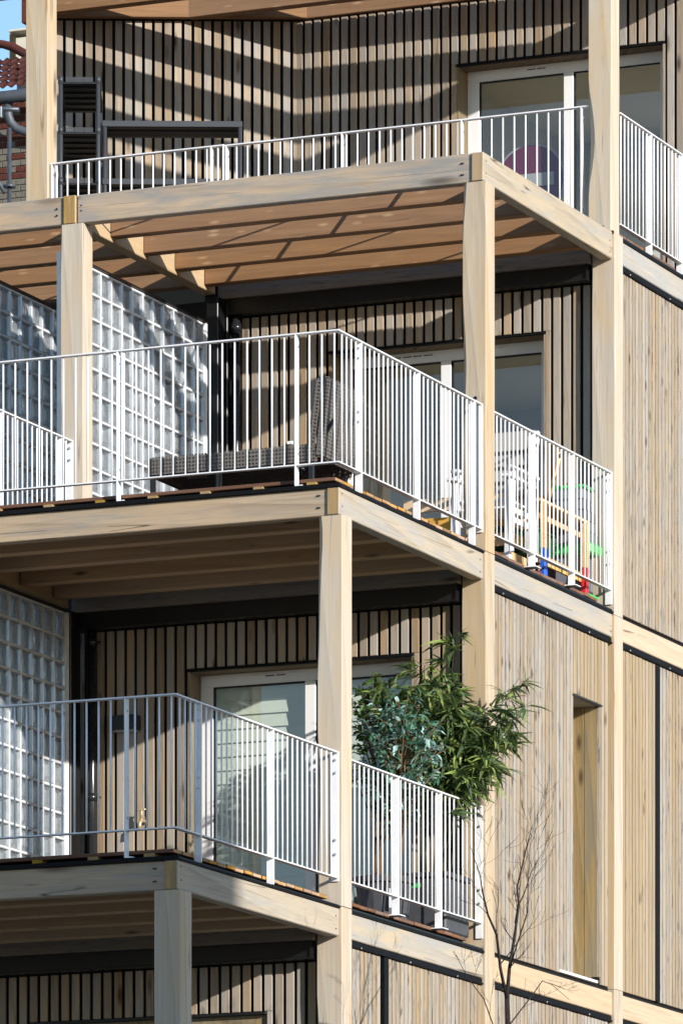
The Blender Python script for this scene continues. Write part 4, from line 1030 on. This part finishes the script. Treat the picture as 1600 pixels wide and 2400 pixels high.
# ================================================================ BARE TREE IN FRONT OF THE SIDE WALL
tr = thing('bare_tree', (1.62, 1.75, GROUND), 'small bare dark tree standing in front of the clad side wall', 'tree')
TX = 1.5
fork = Vector((TX, 2.094, 2.161)); base = Vector((TX + 0.05, 2.2, GROUND))
TUBE('trunk', [base, base.lerp(fork, 0.3) + Vector((0.03, 0, 0)), base.lerp(fork, 0.65) + Vector((-0.03, 0.02, 0)), base.lerp(fork, 0.94) + Vector((0, 0.02, 0)), fork + Vector((0, 0, 0.03))], [0.045, 0.036, 0.027, 0.021, 0.017], 'bark', tr, 10)
rt = random.Random(9)
def branch(start, d, length, r, depth, vs, fs):
    pts = [Vector(start)]; dd = Vector(d).normalized(); n = 7
    for i in range(n):
        dd = (dd + Vector((rt.gauss(0, 0.13), rt.gauss(0, 0.15), 0.07 + rt.gauss(0, 0.09)))).normalized()
        pts.append(pts[-1] + dd * length / n)
    tube(vs, fs, pts, [max(0.0011, r * (1 - 0.8 * i / n)) for i in range(n + 1)], 5 if r > 0.006 else 4)
    if depth > 0:
        for k in range(3 if depth > 1 else 2):
            f = rt.uniform(0.25, 0.92); i = int(f * n); q = pts[i].lerp(pts[i + 1], f * n - i)
            side = Vector((rt.gauss(0, 0.8), rt.gauss(0, 1), rt.gauss(0.25, 0.5))).normalized()
            branch(q, (pts[i + 1] - pts[i]).normalized() * 0.8 + side * 0.7, length * rt.uniform(0.4, 0.7), r * (1 - 0.7 * f) * 0.6, depth - 1, vs, fs)
def limb(pts, r0, r1, nside, ln):
    pts = [Vector(p) for p in pts]; vs, fs = [], []
    tube(vs, fs, [p - fork for p in pts], [r0 + (r1 - r0) * i / (len(pts) - 1) for i in range(len(pts))], 7)
    for k in range(nside):
        f = 0.12 + 0.86 * (k + rt.random()) / nside; x = f * (len(pts) - 1); i = min(int(x), len(pts) - 2)
        q = pts[i].lerp(pts[i + 1], x - i) - fork
        d = (pts[i + 1] - pts[i]).normalized(); sgn = 1 if rt.random() < 0.5 else -1
        nd = d * 0.8 + Vector((rt.gauss(0, 0.5), sgn * rt.uniform(0.35, 0.9), rt.uniform(0.0, 0.4)))
        branch(q, nd, ln * rt.uniform(0.5, 1.15), (r0 + (r1 - r0) * f) * 0.42, 2, vs, fs)
    link('branch', mesh_from('branch', vs, fs, M['bark'], True), tr, fork)
def tp_(y, z, x=TX): return (x, y, z)
limb([fork, tp_(1.976, 2.357), tp_(1.905, 2.581), tp_(1.80, 2.70, 1.48), tp_(1.649, 2.839, 1.5), tp_(1.56, 2.93, 1.52), tp_(1.43, 3.12, 1.5)], 0.0125, 0.002, 6, 0.42)
limb([fork, tp_(2.141, 2.375), tp_(2.18, 2.583, 1.52), tp_(2.315, 2.832), tp_(2.331, 2.951, 1.48), tp_(2.451, 3.229), tp_(2.56, 3.40)], 0.0145, 0.002, 7, 0.42)
limb([tp_(2.25, 2.70), tp_(2.42, 2.83, 1.45), tp_(2.62, 2.95, 1.42), tp_(2.80, 3.12, 1.4), tp_(3.05, 3.31, 1.4)], 0.007, 0.0015, 3, 0.35)
limb([tp_(2.14, 2.37), tp_(2.05, 2.55, 1.6), tp_(2.10, 2.75, 1.65), tp_(1.98, 2.98, 1.7), tp_(2.02, 3.2, 1.7)], 0.006, 0.0015, 3, 0.3)
limb([base.lerp(fork, 0.97), tp_(2.30, 2.20, 1.6), tp_(2.45, 2.32, 1.62), tp_(2.52, 2.30, 1.66), tp_(2.75, 2.22, 1.7)], 0.005, 0.0015, 3, 0.3)
limb([base.lerp(fork, 0.93), tp_(1.92, 2.15, 1.4), tp_(1.75, 2.28, 1.35), tp_(1.62, 2.45, 1.3)], 0.005, 0.0015, 3, 0.3)

# ================================================================ NEIGHBOURING HOUSE, TOP LEFT
NY = 30.0
def at(px, py, Y):
    """point at depth Y seen at picture position (px, py) of the 1600 x 2400 photograph"""
    f = 14474.9; th = 0.4046267; c, s_ = math.cos(th), math.sin(th)
    u, v = (px - 800) / f, (4004.36 - py) / f
    d = Vector((-s_ + u * c, c + u * s_, v)); o_ = Vector(cam_o.location)
    return o_ + d * ((Y - o_.y) / d.y)
hz = thing('brick_house', (at(30, 400, NY).x, NY, GROUND), 'old brick house with red tiled roof and zinc gutter at the top left edge', 'house')
a0 = at(-40, 235, NY); a1 = at(110, 500, NY); wy = NY
B('wall', a0.x - 1.5, a1.x + 0.6, wy + 0.014, wy + 0.4, GROUND, a0.z + 0.05, 'mortar', hz)
row = 0; z = a0.z
while z > a1.z:
    x = a0.x - 0.1 + (0.06 if row % 2 else 0)
    pale = row in (8, 9, 10) or row > 12
    while x < a1.x:
        B('brick', x, x + 0.112, wy - 0.002 + random.uniform(0, 0.003), wy + 0.013, z - 0.066, z, 'brickpale' if (pale != (random.random() < 0.15)) else 'brick', hz, 0.003)
        x += 0.122
    z -= 0.077; row += 1
# roof slope: courses of interlocking tiles, rising away from the gutter
slope = R(38); TW, TL = 0.115, 0.17
e0 = at(0, 205, NY - 0.25)
tvs, tfs = [], []
for i_ in range(7):
    u = i_ / 6; hgt = 0.017 * math.sin(u * 2 * math.pi) + 0.012
    for ex in (0.0, TL * 1.25): tvs.append((u * TW * 1.06 - TW / 2, ex * math.cos(slope), ex * math.sin(slope) + hgt - 0.09 * ex))
nb_ = len(tvs); tvs += [(v[0], v[1], v[2] - 0.016) for v in tvs[:nb_]]
for i_ in range(6):
    a = 2 * i_; tfs += [(a, a + 2, a + 3, a + 1), (nb_ + a + 1, nb_ + a + 3, nb_ + a + 2, nb_ + a), (a, nb_ + a, nb_ + a + 2, a + 2), (a + 1, a + 3, nb_ + a + 3, nb_ + a + 1)]
TILE = mesh_from('roof_tile', tvs, tfs, M['rooftile'], True)
for r_ in range(5):
    yy = e0.y + r_ * TL * math.cos(slope); zz = e0.z + r_ * TL * math.sin(slope)
    xr = at(60 - r_ * 3, 150, yy).x
    for c_ in range(9):
        xx = e0.x - 0.45 + c_ * TW + (TW / 2 if r_ % 2 else 0)
        if xx < xr: link('roof_tile', TILE, hz, (xx, yy, zz))
TUBE('ridge_tile', [at(-60, 98, NY + 0.6), at(8, 104, NY + 0.6), at(30, 110, NY + 0.6), at(66, 130, NY + 0.55), at(120, 165, NY + 0.5)], [0.05, 0.05, 0.055, 0.055, 0.05], 'rooftile', hz, 12)
fa, fb = at(40, 212, NY + 0.3), at(120, 150, NY + 0.3)
B('roof_flank', fa.x, fb.x, NY + 0.30, NY + 0.6, fa.z, fb.z, 'zinc', hz)
ga = at(0, 229, NY - 0.25)
TUBE('gutter', [(ga.x - 1.5, NY - 0.25, ga.z), (ga.x + 1.5, NY - 0.25, ga.z)], 0.075, 'zinc', hz, 14)
TUBE('rain_pipe', [at(20, 240, NY - 0.2), at(20, 270, NY - 0.2), at(26, 288, NY - 0.18), at(40, 302, NY - 0.16), at(62, 309, NY - 0.12), at(120, 316, NY - 0.1)], 0.055, 'zinc', hz, 12)
ca, cb_ = at(51, 54, NY + 3), at(140, -60, NY + 3)
B('chimney', ca.x, cb_.x, NY + 3, NY + 3.6, ca.z, cb_.z, 'brick', hz, 0.004)
ca, cb_ = at(20, 75, NY + 2.4), at(160, 53, NY + 2.4)
B('coping', ca.x, cb_.x, NY + 2.4, NY + 2.8, ca.z, cb_.z, 'chimneywhite', hz, 0.006)
ca, cb_ = at(38, 180, NY + 2.45), at(150, 76, NY + 2.45)
B('gable_wall', ca.x, cb_.x, NY + 2.45, NY + 2.75, ca.z, cb_.z, 'chimneywhite', hz)
ca, cb_ = at(23, 180, NY + 2.55), at(37.5, 76, NY + 2.55)
B('gable_strip', ca.x, cb_.x, NY + 2.55, NY + 2.75, ca.z, cb_.z, 'reveal', hz)  # brown strip below the coping, left of the gable wall
sf = thing('scaffold', (at(24, 400, NY - 0.9).x, NY - 0.9, GROUND), 'galvanised scaffold tubes in front of the old brick house', 'scaffold')
p1_ = at(23, 300, NY - 0.9)
TUBE('standard', [(p1_.x, NY - 0.9, GROUND), p1_], 0.025, 'galv', sf, 12)
TUBE('ledger', [at(-60, 252, NY - 1.0), at(45, 257, NY - 1.0)], 0.028, 'galv', sf, 12)
TUBE('brace', [at(-60, 330, NY - 0.95), at(12, 452, NY - 0.95)], 0.026, 'galv', sf, 10)
cp_ = at(23, 437, NY - 0.9)
CYL('coupler', cp_.x, cp_.y, cp_.z - 0.015, cp_.z + 0.015, 0.075, 'galv', sf, 12)
cl_ = at(2, 262, NY - 1.05)
B('clamp', cl_.x - 0.03, cl_.x + 0.03, NY - 1.09, NY - 1.03, cl_.z - 0.08, cl_.z + 0.06, 'galv', sf, 0.008)
# unseen stepped storeys added behind the top balcony to shade the brick house
up = thing('shading_storeys', (-3.5, 20, GROUND), 'unseen set back storeys added behind the top balcony to shade the brick house', 'building')
B('shading_storey', -7.0, -0.2, 15.2, 34, GROUND, Z(5), 'render', up)
B('shading_storey', -7.0, -0.2, 17.9, 34, Z(5) + 0.002, Z(6), 'render', up)

# ================================================================ BUILDING ACROSS THE STREET (outside the frame; it shades the lower left)
nbd = thing('apartment_block', (25, -17, GROUND), 'rendered apartment block across the street', 'building')
EU = 1.75            # shade edge, measured across the sun direction
cx0, cy0 = 22.0, (EU - 22.0) / 1.77
B('wall', 10.5, cx0, cy0 - 7.0, cy0, GROUND, 16.5, 'render', nbd)
B('roof', 10.2, cx0 + 0.02, cy0 - 7.3, cy0 + 0.02, 16.5, 16.9, 'zinc', nbd)
for fl in range(6):
    for k in range(5):
        B('window', 11.6 + k * 2.2, 12.8 + k * 2.2, cy0 + 0.002, cy0 + 0.03, GROUND + 1.2 + fl * 3.2, GROUND + 2.9 + fl * 3.2, 'glass', nbd)
